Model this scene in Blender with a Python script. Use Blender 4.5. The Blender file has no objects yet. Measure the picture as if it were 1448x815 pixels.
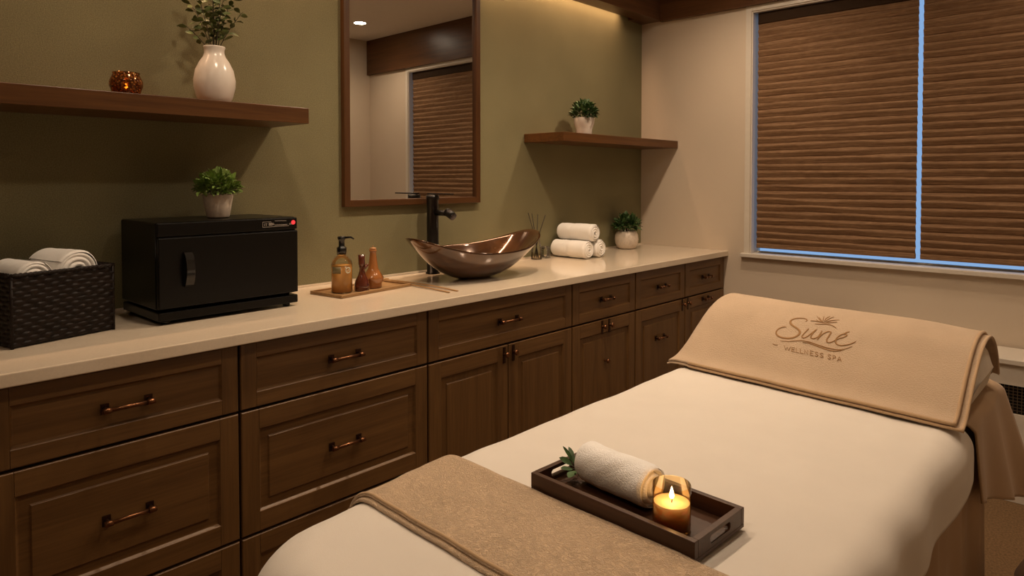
import bpy, math, random
from mathutils import Vector, Matrix

C = bpy.context.scene.collection
SC = bpy.context.scene
PI = math.pi
D = 4.04            # far wall
XR = 3.25           # right wall
YB = -1.6           # back wall
ZC = 2.775          # ceiling
ZF = -0.10          # floor; everything is lifted by LIFT at the end so that it lies on z = 0
LIFT = 0.10

# ------------------------------------------------------------------ camera
cam = bpy.data.cameras.new('camera')
cam_o = bpy.data.objects.new('camera', cam)
C.objects.link(cam_o)
cam.sensor_width = 36.0
cam.lens = 953.0 / 1448.0 * 36.0
cam.shift_y = -(407.5 - 279.0) / 1448.0
cam.clip_start = 0.02
cam_o.location = (2.56, 0.0, 1.37 + LIFT)
cam_o.rotation_euler = (math.radians(90 - 1.5), 0, math.radians(43.2))
SC.camera = cam_o

# ------------------------------------------------------------------ colour management, world
SC.view_settings.view_transform = 'Standard'
SC.view_settings.look = 'None'
SC.view_settings.exposure = 0.52
SC.view_settings.gamma = 1.0
SC.view_settings.use_curve_mapping = False
W = bpy.data.worlds.new('daylight')
SC.world = W
W.use_nodes = True
W.node_tree.nodes['Background'].inputs[0].default_value = (0.40, 0.62, 0.95, 1)
W.node_tree.nodes['Background'].inputs[1].default_value = 0.55
SC.cycles.max_bounces = 10
SC.cycles.transparent_max_bounces = 16
SC.cycles.caustics_reflective = False
SC.cycles.caustics_refractive = False
SC.cycles.sample_clamp_indirect = 3.0
SC.cycles.use_denoising = True

WARM = (1.0, 0.735, 0.50)
# recessed lights: x, y, watts, cone in degrees
DOWNLIGHTS = [(0.93, 0.90, 27, 150, 'above the black towel warmer'), (0.93, 2.05, 74, 140, 'above the bronze sink'),
              (0.93, 3.30, 48, 150, 'above the rolled towels and corner shelf'),
              (1.80, 1.30, 15, 130, 'above the serving tray on the bed'), (1.80, 2.45, 18, 130, 'above the bolster end of the bed'),
              (2.62, 3.50, 24, 150, 'near the window, seen in the mirror'), (1.80, -0.30, 18, 140, 'before the foot of the bed')]
LED_WATTS = 17.0
CANDLE_WATTS = 0.048

# ------------------------------------------------------------------ node helpers
def new_mat(name):
    m = bpy.data.materials.new(name)
    m.use_nodes = True
    nt = m.node_tree
    return m, nt, nt.nodes['Principled BSDF']

def setp(b, **k):
    names = dict(rough='Roughness', metal='Metallic', spec='Specular IOR Level', trans='Transmission Weight',
                 ior='IOR', coat='Coat Weight', coatr='Coat Roughness', sss='Subsurface Weight',
                 sheen='Sheen Weight', alpha='Alpha')
    for a, v in k.items():
        b.inputs[names[a]].default_value = v

def rgb(c):
    return (c[0], c[1], c[2], 1)

def coords(nt, scale=(1, 1, 1), rnd=False):
    tc = nt.nodes.new('ShaderNodeTexCoord')
    mp = nt.nodes.new('ShaderNodeMapping')
    mp.inputs['Scale'].default_value = scale
    nt.links.new(tc.outputs['Object'], mp.inputs['Vector'])
    if rnd:
        oi = nt.nodes.new('ShaderNodeObjectInfo')
        mu = nt.nodes.new('ShaderNodeMath'); mu.operation = 'MULTIPLY'; mu.inputs[1].default_value = 13.0
        nt.links.new(oi.outputs['Random'], mu.inputs[0])
        nt.links.new(mu.outputs[0], mp.inputs['Location'])
    return mp.outputs['Vector']

def noise(nt, vec, scale, detail=4, rough=0.55, dist=0.0):
    n = nt.nodes.new('ShaderNodeTexNoise')
    n.inputs['Scale'].default_value = scale
    n.inputs['Detail'].default_value = detail
    n.inputs['Roughness'].default_value = rough
    n.inputs['Distortion'].default_value = dist
    nt.links.new(vec, n.inputs['Vector'])
    return n.outputs['Fac']

def ramp(nt, fac, stops):
    r = nt.nodes.new('ShaderNodeValToRGB')
    el = r.color_ramp.elements
    while len(el) < len(stops):
        el.new(0.5)
    for e, (p, c) in zip(el, stops):
        e.position = p; e.color = rgb(c)
    nt.links.new(fac, r.inputs['Fac'])
    return r.outputs['Color']

def bump(nt, b, height, strength, dist=0.002):
    bp = nt.nodes.new('ShaderNodeBump')
    bp.inputs['Strength'].default_value = strength
    bp.inputs['Distance'].default_value = dist
    nt.links.new(height, bp.inputs['Height'])
    nt.links.new(bp.outputs['Normal'], b.inputs['Normal'])

def mul(c, k):
    return tuple(min(1, v * k) for v in c)

def plain(name, col, rough=0.5, metal=0.0, var=0.08, nscale=30, bstr=0.0, bscale=200, **k):
    m, nt, b = new_mat(name)
    v = coords(nt)
    f = noise(nt, v, nscale)
    nt.links.new(ramp(nt, f, [(0.3, mul(col, 1 - var)), (0.7, mul(col, 1 + var))]), b.inputs['Base Color'])
    setp(b, rough=rough, metal=metal, **k)
    if bstr:
        bump(nt, b, noise(nt, v, bscale, 3), bstr)
    return m

def wood(name, dark, light, axis, rough=0.42, spec=0.4, grain=1.0):
    """long grain along the given axis"""
    m, nt, b = new_mat(name)
    s = [26.0, 26.0, 26.0]
    s['xyz'.index(axis)] = 1.3
    v = coords(nt, tuple(s), True)
    f = noise(nt, v, 1.0 * grain, 6, 0.62, 0.9)
    s2 = [150.0, 150.0, 150.0]
    s2['xyz'.index(axis)] = 5.0
    v2 = coords(nt, tuple(s2), True)
    f2 = noise(nt, v2, 1.0, 3, 0.6)
    mx = nt.nodes.new('ShaderNodeMath'); mx.operation = 'MULTIPLY_ADD'
    mx.inputs[1].default_value = 0.35
    nt.links.new(f2, mx.inputs[0])
    ad = nt.nodes.new('ShaderNodeMath'); ad.operation = 'MULTIPLY'; ad.inputs[1].default_value = 0.65
    nt.links.new(f, ad.inputs[0])
    nt.links.new(ad.outputs[0], mx.inputs[2])
    nt.links.new(ramp(nt, mx.outputs[0], [(0.30, dark), (0.5, tuple((a + c) / 2 for a, c in zip(dark, light))), (0.72, light)]), b.inputs['Base Color'])
    setp(b, rough=rough, spec=spec)
    bump(nt, b, mx.outputs[0], 0.12, 0.001)
    return m

def fabric(name, col, bscale=420, bstr=0.35, var=0.07, rough=0.9, sheen=0.25, curly=False, dist=0.002):
    m, nt, b = new_mat(name)
    v = coords(nt)
    big = noise(nt, v, 9, 3)
    nt.links.new(ramp(nt, big, [(0.3, mul(col, 1 - var)), (0.7, mul(col, 1 + var))]), b.inputs['Base Color'])
    setp(b, rough=rough, spec=0.15, sheen=sheen)
    if curly:
        n = noise(nt, v, bscale, 1.5, 0.5, 2.2)
        r = nt.nodes.new('ShaderNodeMath'); r.operation = 'PINGPONG'; r.inputs[1].default_value = 0.16
        nt.links.new(n, r.inputs[0])
        mu = nt.nodes.new('ShaderNodeMath'); mu.operation = 'MULTIPLY'; mu.inputs[1].default_value = 5.0
        nt.links.new(r.outputs[0], mu.inputs[0])
        bump(nt, b, mu.outputs[0], bstr, dist)
    else:
        bump(nt, b, noise(nt, v, bscale, 4, 0.65), bstr, dist)
    return m

def thin_glass(name, tint, gloss=0.9, rough=0.02):
    """thin-walled clear or tinted glass: straight-through tint plus mirror reflection by angle"""
    m = bpy.data.materials.new(name); m.use_nodes = True
    nt = m.node_tree; nt.nodes.clear()
    out = nt.nodes.new('ShaderNodeOutputMaterial')
    tr = nt.nodes.new('ShaderNodeBsdfTransparent'); tr.inputs[0].default_value = rgb(tint)
    gl = nt.nodes.new('ShaderNodeBsdfGlossy'); gl.inputs['Roughness'].default_value = rough
    lw = nt.nodes.new('ShaderNodeFresnel'); lw.inputs[0].default_value = 1.5
    mu = nt.nodes.new('ShaderNodeMath'); mu.operation = 'MULTIPLY'; mu.inputs[1].default_value = gloss
    mx = nt.nodes.new('ShaderNodeMixShader')
    nt.links.new(lw.outputs[0], mu.inputs[0]); nt.links.new(mu.outputs[0], mx.inputs[0])
    nt.links.new(tr.outputs[0], mx.inputs[1]); nt.links.new(gl.outputs[0], mx.inputs[2])
    nt.links.new(mx.outputs[0], out.inputs[0])
    return m

def emitter(name, col, strength):
    m = bpy.data.materials.new(name); m.use_nodes = True
    nt = m.node_tree; nt.nodes.clear()
    out = nt.nodes.new('ShaderNodeOutputMaterial')
    e = nt.nodes.new('ShaderNodeEmission'); e.inputs[0].default_value = rgb(col); e.inputs[1].default_value = strength
    nt.links.new(e.outputs[0], out.inputs[0])
    return m

# ------------------------------------------------------------------ materials
M = {}
def speckled(name, col):
    m, nt, b = new_mat(name)
    v = coords(nt)
    a = ramp(nt, noise(nt, v, 2.6, 3), [(0.3, mul(col, 0.92)), (0.7, mul(col, 1.08))])
    g = ramp(nt, noise(nt, v, 300, 2, 0.7), [(0.32, (0.74, 0.74, 0.74)), (0.68, (1.26, 1.26, 1.26))])
    mx = nt.nodes.new('ShaderNodeMix'); mx.data_type = 'RGBA'; mx.blend_type = 'MULTIPLY'; mx.inputs[0].default_value = 1.0
    nt.links.new(a, mx.inputs[6]); nt.links.new(g, mx.inputs[7]); nt.links.new(mx.outputs[2], b.inputs['Base Color'])
    setp(b, rough=0.85, spec=0.2)
    bump(nt, b, noise(nt, v, 330, 3), 0.5)
    return m
M['green'] = speckled('olive_wall_paint', (0.200, 0.179, 0.097))
M['cream'] = plain('cream_wall_paint', (0.62, 0.52, 0.41), 0.85, var=0.03, nscale=2.0, bstr=0.35, bscale=300, spec=0.2)
M['ceil'] = plain('ceiling_paint', (0.80, 0.74, 0.67), 0.9, var=0.02, spec=0.1)
M['carpet'] = plain('brown_carpet', (0.17, 0.105, 0.055), 1.0, var=0.3, nscale=120, bstr=1.0, bscale=260, spec=0.0)
M['trim'] = plain('white_trim_paint', (0.66, 0.60, 0.52), 0.4, var=0.02)
M['beam_y'] = wood('beam_wood_along_counter', (0.060, 0.024, 0.009), (0.15, 0.066, 0.025), 'y', 0.34)
M['beam_x'] = wood('beam_wood_along_window', (0.060, 0.024, 0.009), (0.15, 0.066, 0.025), 'x', 0.34)
M['shelf'] = wood('walnut_shelf', (0.050, 0.018, 0.0042), (0.140, 0.057, 0.0155), 'y', 0.35)
M['frame_y'] = wood('walnut_frame', (0.042, 0.0155, 0.0042), (0.115, 0.047, 0.014), 'y', 0.35)
M['frame_z'] = wood('walnut_frame_upright', (0.042, 0.0155, 0.0042), (0.115, 0.047, 0.014), 'z', 0.35)
M['cab_y'] = wood('cabinet_oak', (0.085, 0.0395, 0.0125), (0.190, 0.098, 0.033), 'y', 0.42)
M['cab_z'] = wood('cabinet_oak_upright', (0.082, 0.0385, 0.012), (0.178, 0.092, 0.031), 'z', 0.42)
M['gap'] = plain('cabinet_carcass_dark', (0.012, 0.006, 0.003), 0.8)
M['copper'] = plain('aged_copper', (0.17, 0.075, 0.034), 0.30, 0.9, var=0.35, nscale=60)
M['bronze'] = plain('dark_bronze', (0.045, 0.02, 0.010), 0.4, 0.8)
M['quartz'] = plain('cream_quartz', (0.71, 0.605, 0.475), 0.09, var=0.035, nscale=170, spec=0.5)
M['black'] = plain('black_enamel', (0.0025, 0.0022, 0.002), 0.3, spec=0.22)
M['blackgloss'] = plain('black_gloss', (0.010, 0.010, 0.010), 0.12, spec=0.5)
M['blackmetal'] = plain('black_metal', (0.012, 0.010, 0.009), 0.3, 0.4)
M['silver'] = plain('silver_print', (0.42, 0.38, 0.34), 0.4, 0.3)
M['red'] = emitter('red_indicator', (1.0, 0.05, 0.05), 0.9)
M['white_terry'] = fabric('white_terry', (0.88, 0.86, 0.83), 340, 0.5, dist=0.002, var=0.03)
M['tray_terry'] = fabric('white_terry_soft', (0.94, 0.92, 0.90), 90, 0.35, curly=True, dist=0.002, var=0.03)
M['sheet'] = fabric('cream_sheet', (0.72, 0.665, 0.60), 600, 0.22, var=0.02, sheen=0.15)
M['throw'] = fabric('tan_throw', (0.60, 0.435, 0.285), 85, 0.8, var=0.05, curly=True, dist=0.003)
M['logo_towel'] = fabric('tan_velour', (0.565, 0.42, 0.29), 260, 1.0, var=0.06, dist=0.003)
M['hem'] = fabric('tan_hem', (0.52, 0.355, 0.21), 500, 0.3, var=0.04)
M['logo'] = fabric('embossed_brown', (0.34, 0.185, 0.075), 500, 0.3, var=0.05)
M['skirt'] = fabric('tan_skirt', (0.42, 0.285, 0.17), 500, 0.25, var=0.04)
M['pillow'] = fabric('pillow_cloth', (0.72, 0.66, 0.58), 400, 0.3)
M['pouf'] = fabric('brown_pouf', (0.34, 0.22, 0.12), 300, 0.8)
M['padding'] = plain('cream_padding', (0.4, 0.33, 0.25), 0.6)
M['ceramic'] = plain('white_ceramic', (0.72, 0.65, 0.58), 0.22, var=0.02, spec=0.5)
M['pot'] = plain('speckled_ceramic', (0.62, 0.53, 0.44), 0.4, var=0.12, nscale=90)
M['soil'] = plain('dark_soil', (0.02, 0.013, 0.008), 0.95, bstr=0.8, bscale=120)
M['leaf'] = plain('bright_leaf', (0.20, 0.30, 0.07), 0.42, var=0.45, nscale=45)
M['leafdark'] = plain('dark_leaf', (0.05, 0.105, 0.03), 0.42, var=0.45, nscale=45)
M['leafolive'] = plain('olive_leaf', (0.10, 0.13, 0.035), 0.5, var=0.4, nscale=30)
M['stem'] = plain('brown_stem', (0.045, 0.032, 0.014), 0.7)
M['wicker'] = plain('dark_wicker', (0.009, 0.0045, 0.003), 0.5, var=0.5, nscale=70, spec=0.22)
M['glass'] = thin_glass('clear_glass', (0.985, 0.99, 0.985))
M['amberglass'] = thin_glass('amber_glass', (0.975, 0.74, 0.42), 0.8)
M['bottleglass'] = thin_glass('bottle_glass', (0.96, 0.94, 0.88), 0.8)
M['windowglass'] = thin_glass('window_glass', (0.9, 0.95, 1.0))
M['soap'] = plain('amber_soap', (0.72, 0.36, 0.10), 0.25, var=0.05, sss=0.0)
M['soaplabel'] = plain('olive_label', (0.16, 0.13, 0.06), 0.5)
M['tag'] = plain('pale_tag', (0.55, 0.55, 0.42), 0.4)
M['caramel'] = plain('caramel_glass', (0.30, 0.115, 0.032), 0.10, var=0.15, nscale=20, coat=1.0)
M['maroon'] = plain('maroon_glass', (0.085, 0.018, 0.008), 0.10, var=0.3, nscale=20, coat=1.0)
M['cork'] = plain('cork', (0.40, 0.20, 0.08), 0.6)
M['bamboo'] = wood('bamboo', (0.23, 0.13, 0.055), (0.42, 0.26, 0.12), 'y', 0.45)
M['bamboo_x'] = wood('bamboo_sticks', (0.30, 0.17, 0.07), (0.48, 0.30, 0.14), 'x', 0.45)
M['traywood'] = wood('dark_tray_wood', (0.030, 0.011, 0.005), (0.085, 0.036, 0.016), 'x', 0.38)
M['wax'] = plain('candle_wax', (0.80, 0.60, 0.36), 0.5, var=0.03, sss=0.12)
def gas_flame():
    m = emitter('flame', (1.0, 0.66, 0.30), 6.5)
    nt = m.node_tree
    e = [n for n in nt.nodes if n.type == 'EMISSION'][0]; out = [n for n in nt.nodes if n.type == 'OUTPUT_MATERIAL'][0]
    t = nt.nodes.new('ShaderNodeBsdfTransparent'); a = nt.nodes.new('ShaderNodeAddShader')
    nt.links.new(t.outputs[0], a.inputs[0]); nt.links.new(e.outputs[0], a.inputs[1]); nt.links.new(a.outputs[0], out.inputs[0])
    return m
M['flame'] = gas_flame()
M['wick'] = plain('wick', (0.02, 0.01, 0.005), 0.9)
M['reed'] = plain('dark_reed', (0.012, 0.008, 0.006), 0.7)
M['oil'] = thin_glass('diffuser_oil', (0.96, 0.90, 0.78), 0.4)
M['grillmetal'] = plain('bronze_grille', (0.16, 0.115, 0.07), 0.45, 0.5)
M['dark'] = plain('void_shade', (0.006, 0.005, 0.004), 0.9)
M['lamp'] = emitter('lamp_lens', (1.0, 0.84, 0.64), 60.0)
M['ledstrip'] = emitter('led_strip', (1.0, 0.70, 0.38), 2.5)

def mirror_mat():
    m, nt, b = new_mat('mirror_silver')
    b.inputs['Base Color'].default_value = (0.80, 0.80, 0.78, 1)
    setp(b, rough=0.0, metal=1.0)
    return m
M['mirror'] = mirror_mat()

def mercury():
    m, nt, b = new_mat('mercury_glass')
    v = coords(nt)
    vo = nt.nodes.new('ShaderNodeTexVoronoi'); vo.inputs['Scale'].default_value = 130
    nt.links.new(v, vo.inputs['Vector'])
    r = ramp(nt, vo.outputs['Distance'], [(0.1, (0.55, 0.22, 0.05)), (0.55, (0.10, 0.035, 0.01))])
    nt.links.new(r, b.inputs['Base Color'])
    setp(b, rough=0.12, metal=0.6)
    tr = nt.nodes.new('ShaderNodeBsdfTransparent'); tr.inputs[0].default_value = (1.0, 0.55, 0.18, 1)
    mx = nt.nodes.new('ShaderNodeMixShader')
    n = noise(nt, v, 170, 2)
    rr = ramp(nt, n, [(0.46, (0.97, 0.97, 0.97)), (0.60, (0.45, 0.45, 0.45))])
    nt.links.new(rr, mx.inputs[0])
    nt.links.new(tr.outputs[0], mx.inputs[1]); nt.links.new(b.outputs[0], mx.inputs[2])
    nt.links.new(mx.outputs[0], nt.nodes['Material Output'].inputs[0])
    return m
M['mercury'] = mercury()

def sink_mat():
    m, nt, b = new_mat('bronze_glass_sink')
    v = coords(nt)
    f = noise(nt, v, 7, 3, 0.5, 1.0)
    nt.links.new(ramp(nt, f, [(0.3, (0.034, 0.013, 0.005)), (0.7, (0.105, 0.043, 0.014))]), b.inputs['Base Color'])
    setp(b, rough=0.13, metal=0.35, coat=1.0, coatr=0.012)
    return m
M['sink'] = sink_mat()

def blind_mat():
    m, nt, b = new_mat('woven_brown_blind')
    v = coords(nt, (1.6, 1.0, 95.0))
    f = noise(nt, v, 2.0, 6, 0.7, 0.3)
    v2 = coords(nt, (14, 1.0, 260.0))
    f2 = noise(nt, v2, 1.5, 3, 0.6)
    ad = nt.nodes.new('ShaderNodeMath'); ad.operation = 'MULTIPLY_ADD'; ad.inputs[1].default_value = 0.4
    mu = nt.nodes.new('ShaderNodeMath'); mu.operation = 'MULTIPLY'; mu.inputs[1].default_value = 0.6
    nt.links.new(f, mu.inputs[0]); nt.links.new(f2, ad.inputs[0]); nt.links.new(mu.outputs[0], ad.inputs[2])
    nt.links.new(ramp(nt, ad.outputs[0], [(0.33, (0.10, 0.053, 0.027)), (0.5, (0.21, 0.118, 0.062)), (0.66, (0.37, 0.225, 0.125))]), b.inputs['Base Color'])
    setp(b, rough=0.75, spec=0.2)
    bump(nt, b, ad.outputs[0], 0.3, 0.001)
    return m
M['blind'] = blind_mat()
M['railshade'] = plain('brown_rail_shaded', (0.036, 0.019, 0.009), 0.7, spec=0.1)  # brown darkened to hold the shadow at the top of the blind

# ------------------------------------------------------------------ mesh helpers
class MB:
    def __init__(self):
        self.v = []; self.f = []; self.m = []; self.s = []
    def add(self, verts, faces, mi=0, smooth=False):
        b = len(self.v)
        self.v.extend([tuple(p) for p in verts])
        for f in faces:
            self.f.append(tuple(b + i for i in f)); self.m.append(mi); self.s.append(smooth)
        return self
    def box(self, a, b, mi=0):
        x0, y0, z0 = a; x1, y1, z1 = b
        v = [(x0, y0, z0), (x1, y0, z0), (x1, y1, z0), (x0, y1, z0), (x0, y0, z1), (x1, y0, z1), (x1, y1, z1), (x0, y1, z1)]
        return self.add(v, [(0, 3, 2, 1), (4, 5, 6, 7), (0, 1, 5, 4), (1, 2, 6, 5), (2, 3, 7, 6), (3, 0, 4, 7)], mi)
    def tube(self, pts, r, seg=10, mi=0, cap=True):
        pts = [Vector(p) for p in pts]
        rs = r if isinstance(r, (list, tuple)) else [r] * len(pts)
        t0 = (pts[1] - pts[0]).normalized()
        up = Vector((0, 0, 1)) if abs(t0.z) < 0.9 else Vector((1, 0, 0))
        n = t0.cross(up).normalized()
        vs = []
        for i, p in enumerate(pts):
            t = (pts[min(i + 1, len(pts) - 1)] - pts[max(i - 1, 0)]).normalized()
            n = (n - t * n.dot(t)).normalized()
            b = t.cross(n)
            for k in range(seg):
                a = 2 * PI * k / seg
                vs.append(p + (n * math.cos(a) + b * math.sin(a)) * rs[i])
        fs = []
        for i in range(len(pts) - 1):
            for k in range(seg):
                k2 = (k + 1) % seg
                fs.append((i * seg + k, i * seg + k2, (i + 1) * seg + k2, (i + 1) * seg + k))
        self.add(vs, fs, mi, True)
        if cap:
            b0 = len(self.v) - len(vs)
            self.f.append(tuple(b0 + k for k in reversed(range(seg)))); self.m.append(mi); self.s.append(False)
            self.f.append(tuple(b0 + (len(pts) - 1) * seg + k for k in range(seg))); self.m.append(mi); self.s.append(False)
        return self
    def lathe(self, prof, seg=40, c=(0, 0), mi=0, fn=None, cap=True):
        """prof: (radius, z) from bottom to top or along the wall; fn warps (x, y, z)"""
        vs = []
        for r, z in prof:
            for k in range(seg):
                a = 2 * PI * k / seg
                p = (c[0] + r * math.cos(a), c[1] + r * math.sin(a), z)
                vs.append(fn(p) if fn else p)
        fs = []
        for i in range(len(prof) - 1):
            for k in range(seg):
                k2 = (k + 1) % seg
                fs.append((i * seg + k, i * seg + k2, (i + 1) * seg + k2, (i + 1) * seg + k))
        self.add(vs, fs, mi, True)
        b0 = len(self.v) - len(vs)
        if cap and prof[0][0] > 2e-4:
            self.f.append(tuple(b0 + k for k in reversed(range(seg)))); self.m.append(mi); self.s.append(False)
        if cap and prof[-1][0] > 2e-4:
            self.f.append(tuple(b0 + (len(prof) - 1) * seg + k for k in range(seg))); self.m.append(mi); self.s.append(False)
        return self
    def grid(self, fn, nu, nv, mi=0, closed_u=False, smooth=True, skip=None):
        vs = [fn(i / nu, j / nv) for j in range(nv + 1) for i in range(nu + (0 if closed_u else 1))]
        w = nu if closed_u else nu + 1
        fs = []
        for j in range(nv):
            for i in range(nu):
                if skip and skip((i + .5) / nu, (j + .5) / nv):
                    continue
                i2 = (i + 1) % w
                fs.append((j * w + i, j * w + i2, (j + 1) * w + i2, (j + 1) * w + i))
        return self.add(vs, fs, mi, smooth)
    def build(self, name, mats, parent=None, loc=None, rot=None, bevel=0, solid=0, sub=0, offset=-1, weld=True):
        me = bpy.data.meshes.new(name)
        me.from_pydata([tuple(v) for v in self.v], [], self.f)
        for mm in (mats if isinstance(mats, (list, tuple)) else [mats]):
            me.materials.append(mm)
        for p, mi, s in zip(me.polygons, self.m, self.s):
            p.material_index = mi; p.use_smooth = s
        me.validate()
        me.update()
        o = bpy.data.objects.new(name, me)
        C.objects.link(o)
        if parent is not None:
            o.parent = parent
        if loc is not None:
            o.location = loc
        if rot is not None:
            o.rotation_euler = rot
        if solid:
            md = o.modifiers.new('thickness', 'SOLIDIFY'); md.thickness = solid; md.offset = offset
        if bevel:
            md = o.modifiers.new('bevel', 'BEVEL'); md.width = bevel; md.segments = 2; md.limit_method = 'ANGLE'
            md.angle_limit = math.radians(40)
        if sub:
            md = o.modifiers.new('subdivision', 'SUBSURF'); md.levels = sub; md.render_levels = sub
        return o

def tag(o, label=None, cat=None, group=None, kind=None):
    if label: o['label'] = label
    if cat: o['category'] = cat
    if group: o['group'] = group
    if kind: o['kind'] = kind
    return o

def empty(name, loc, label, cat, group=None, rz=0.0):
    o = bpy.data.objects.new(name, None)
    o.empty_display_size = 0.05
    C.objects.link(o)
    o.location = loc
    o.rotation_euler = (0, 0, rz)
    return tag(o, label, cat, group)

def copy_tree(o, parent=None):
    c = o.copy(); C.objects.link(c)
    if parent is not None:
        c.parent = parent
    for ch in [k for k in bpy.data.objects if k.parent == o]:
        copy_tree(ch, c)
    return c

def struct(name, mb, mats, **k):
    o = mb.build(name, mats, **k)
    o['kind'] = 'structure'
    return o

def light(name, kind, loc, watts, parent=None, col=WARM, rot=(0, 0, 0), **k):
    l = bpy.data.lights.new(name, kind)
    l.energy = watts; l.color = col
    for a, v in k.items():
        setattr(l, a, v)
    o = bpy.data.objects.new(name, l)
    C.objects.link(o)
    o.location = loc; o.rotation_euler = rot
    if parent is not None:
        o.parent = parent
    return o

def sstep(a, b, x):
    t = max(0.0, min(1.0, (x - a) / (b - a)))
    return t * t * (3 - 2 * t)

def wob(x, y, s=1.0, seed=0.0):
    return (math.sin(x * 7.1 * s + seed + 1.7 * math.sin(y * 3.3 * s + seed)) + math.sin(y * 9.3 * s + 2.1 * seed + 1.3 * math.sin(x * 4.1 * s))
            + 0.5 * math.sin((x + y) * 17.0 * s + seed)) / 2.5

# ================================================================== ROOM
T = 0.15
struct('wall_left', MB().box((-T, YB, ZF), (0, D + T, ZC)), M['green'])
WX0, WX1, WZ0, WZ1 = 0.785, 2.62, 0.912, 2.400      # window opening
wf = MB()
wf.box((0, D, ZF), (WX0, D + T, ZC)).box((WX1, D, ZF), (XR, D + T, ZC))
wf.box((WX0, D, ZF), (WX1, D + T, WZ0)).box((WX0, D, WZ1), (WX1, D + T, ZC))
struct('wall_far', wf, M['cream'])
struct('wall_right', MB().box((XR, YB, ZF), (XR + T, D + T, ZC)), M['cream'])
struct('wall_back', MB().box((0, YB - T, ZF), (XR, YB, ZC)), M['cream'])
struct('floor', MB().box((-T, YB - T, ZF - 0.1), (XR + T, D + T, ZF)), M['carpet'])
struct('ceiling', MB().box((-T, YB - T, ZC), (XR + T, D + T, ZC + 0.1)), M['ceil'])
struct('baseboard_far', MB().box((0.66, D - 0.014, ZF), (XR - 0.001, D - 0.0005, ZF + 0.09)), M['trim'], bevel=0.003)

# wooden box beams: one along the counter wall with a light slot behind it, one over the window
b1 = MB().box((0.145, YB + 0.001, 2.442), (0.16, D - 0.001, ZC - 0.001))
b1.box((0.048, YB + 0.001, 2.442), (0.1445, D - 0.001, 2.457))
b1.box((0.001, 3.87, 2.442), (0.0475, D - 0.001, 2.60))  # end blocks in the slot, added to keep strip light off the far wall
b1.box((0.048, 3.87, 2.4575), (0.1445, D - 0.001, 2.60))
struct('trim_1', b1, M['beam_y'])
struct('trim_2', MB().box((0.161, D - 0.035, 2.432), (XR - 0.001, D - 0.0005, ZC - 0.001)), M['beam_x'])

# LED strip in the slot of the beam
led = empty('led_strip', (0.052, 1.10, 2.462), 'warm light strip hidden in the slot between olive wall and wooden beam', 'light strip')
MB().box((0, -2.65, 0), (0.012, 2.65, 0.004)).build('strip', M['ledstrip'], led)
light('strip_glow', 'AREA', (-0.020, 0, 0.045), LED_WATTS, led, col=(1.0, 0.60, 0.34), rot=(0, math.radians(-8), 0), shape='RECTANGLE', size=0.02, size_y=5.3, spread=math.radians(105))

# window
wn = empty('window_1', (0, D, 0), 'window behind two brown pleated blinds, blue daylight at the edges', 'window')
wn['kind'] = 'structure'
fr = MB()
cw = 0.035
fr.box((WX0 - cw, -0.008, WZ0), (WX0, -0.0005, WZ1 + cw)).box((WX1, -0.008, WZ0), (WX1 + cw, -0.0005, WZ1 + cw))
fr.box((WX0, -0.008, WZ1), (WX1, -0.0005, WZ1 + cw))
# reveal lining and sash
fr.box((WX0, -0.0005, WZ0), (WX0 + 0.008, 0.10, WZ1)).box((WX1 - 0.008, -0.0005, WZ0), (WX1, 0.10, WZ1))
fr.box((WX0 + 0.008, -0.0005, WZ1 - 0.008), (WX1 - 0.008, 0.10, WZ1))
fr.box((WX0 + 0.0082, 0.085, WZ0 + 0.0025), (WX1 - 0.0082, 0.1115, WZ0 + 0.011))
fr.build('window_frame', M['trim'], wn, bevel=0.0015)['kind'] = 'structure'
MB().box((WX0 - 0.05, -0.034, WZ0 - 0.022), (WX1 + 0.05, 0.10, WZ0 + 0.002)).build('window_sill', M['trim'], wn, bevel=0.003)['kind'] = 'structure'
MB().box((WX0 + 0.008, 0.112, WZ0), (WX1 - 0.008, 0.116, WZ1)).build('window_pane', M['windowglass'], wn)['kind'] = 'structure'

# ------------------------------------------------------------------ blinds
def make_blind(x0, x1, label):
    z0, z1 = 0.948, 2.352
    w = x1 - x0
    t = empty('pleated_blind', (x0, D + 0.040, z0), label, 'blind', 'pleated blinds at the window')
    pitch = 0.0413
    n = int(round((z1 - z0 - 0.05) / pitch))
    per = 6
    H = n * pitch
    prof = []
    for k in range(n):
        for s, dep in ((0.0, 0.0015), (0.07, -0.0015), (0.32, -0.0050), (0.60, -0.0090), (0.72, -0.0088), (0.93, -0.0020)):
            prof.append(((k + s) * pitch + 0.022, dep))
    prof.append((H + 0.022, 0.0))
    NU = 46
    def fn(u, v):
        i = min(len(prof) - 1, int(round(v * (len(prof) - 1))))
        z, y = prof[i]
        k = i // per
        dz = 0.0035 * math.sin(u * 5.5 + k * 1.9) * math.sin(k * 0.7 + 2 * u) + 0.0022 * math.sin(u * 13 + k * 3.1)
        return (u * w, y * (1 + 0.25 * math.sin(u * 7 + k * 2.3)), z + dz)
    MB().grid(fn, NU, len(prof) - 1, smooth=False).build('pleated_fabric', M['blind'], t, solid=0.0015)
    MB().box((0, -0.012, 0), (w, 0.010, 0.028)).build('bottom_rail', M['blind'], t, bevel=0.004)
    MB().box((0, -0.014, H + 0.012), (w, 0.016, 2.3905 - z0)).build('head_rail', M['railshade'], t, bevel=0.003)
    return t
make_blind(0.812, 1.6765, 'brown pleated window blind beside the cream wall strip, nearer the wall shelves')
make_blind(1.699, 2.590, 'brown pleated window blind above the radiator cover, cut by the picture edge')

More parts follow.
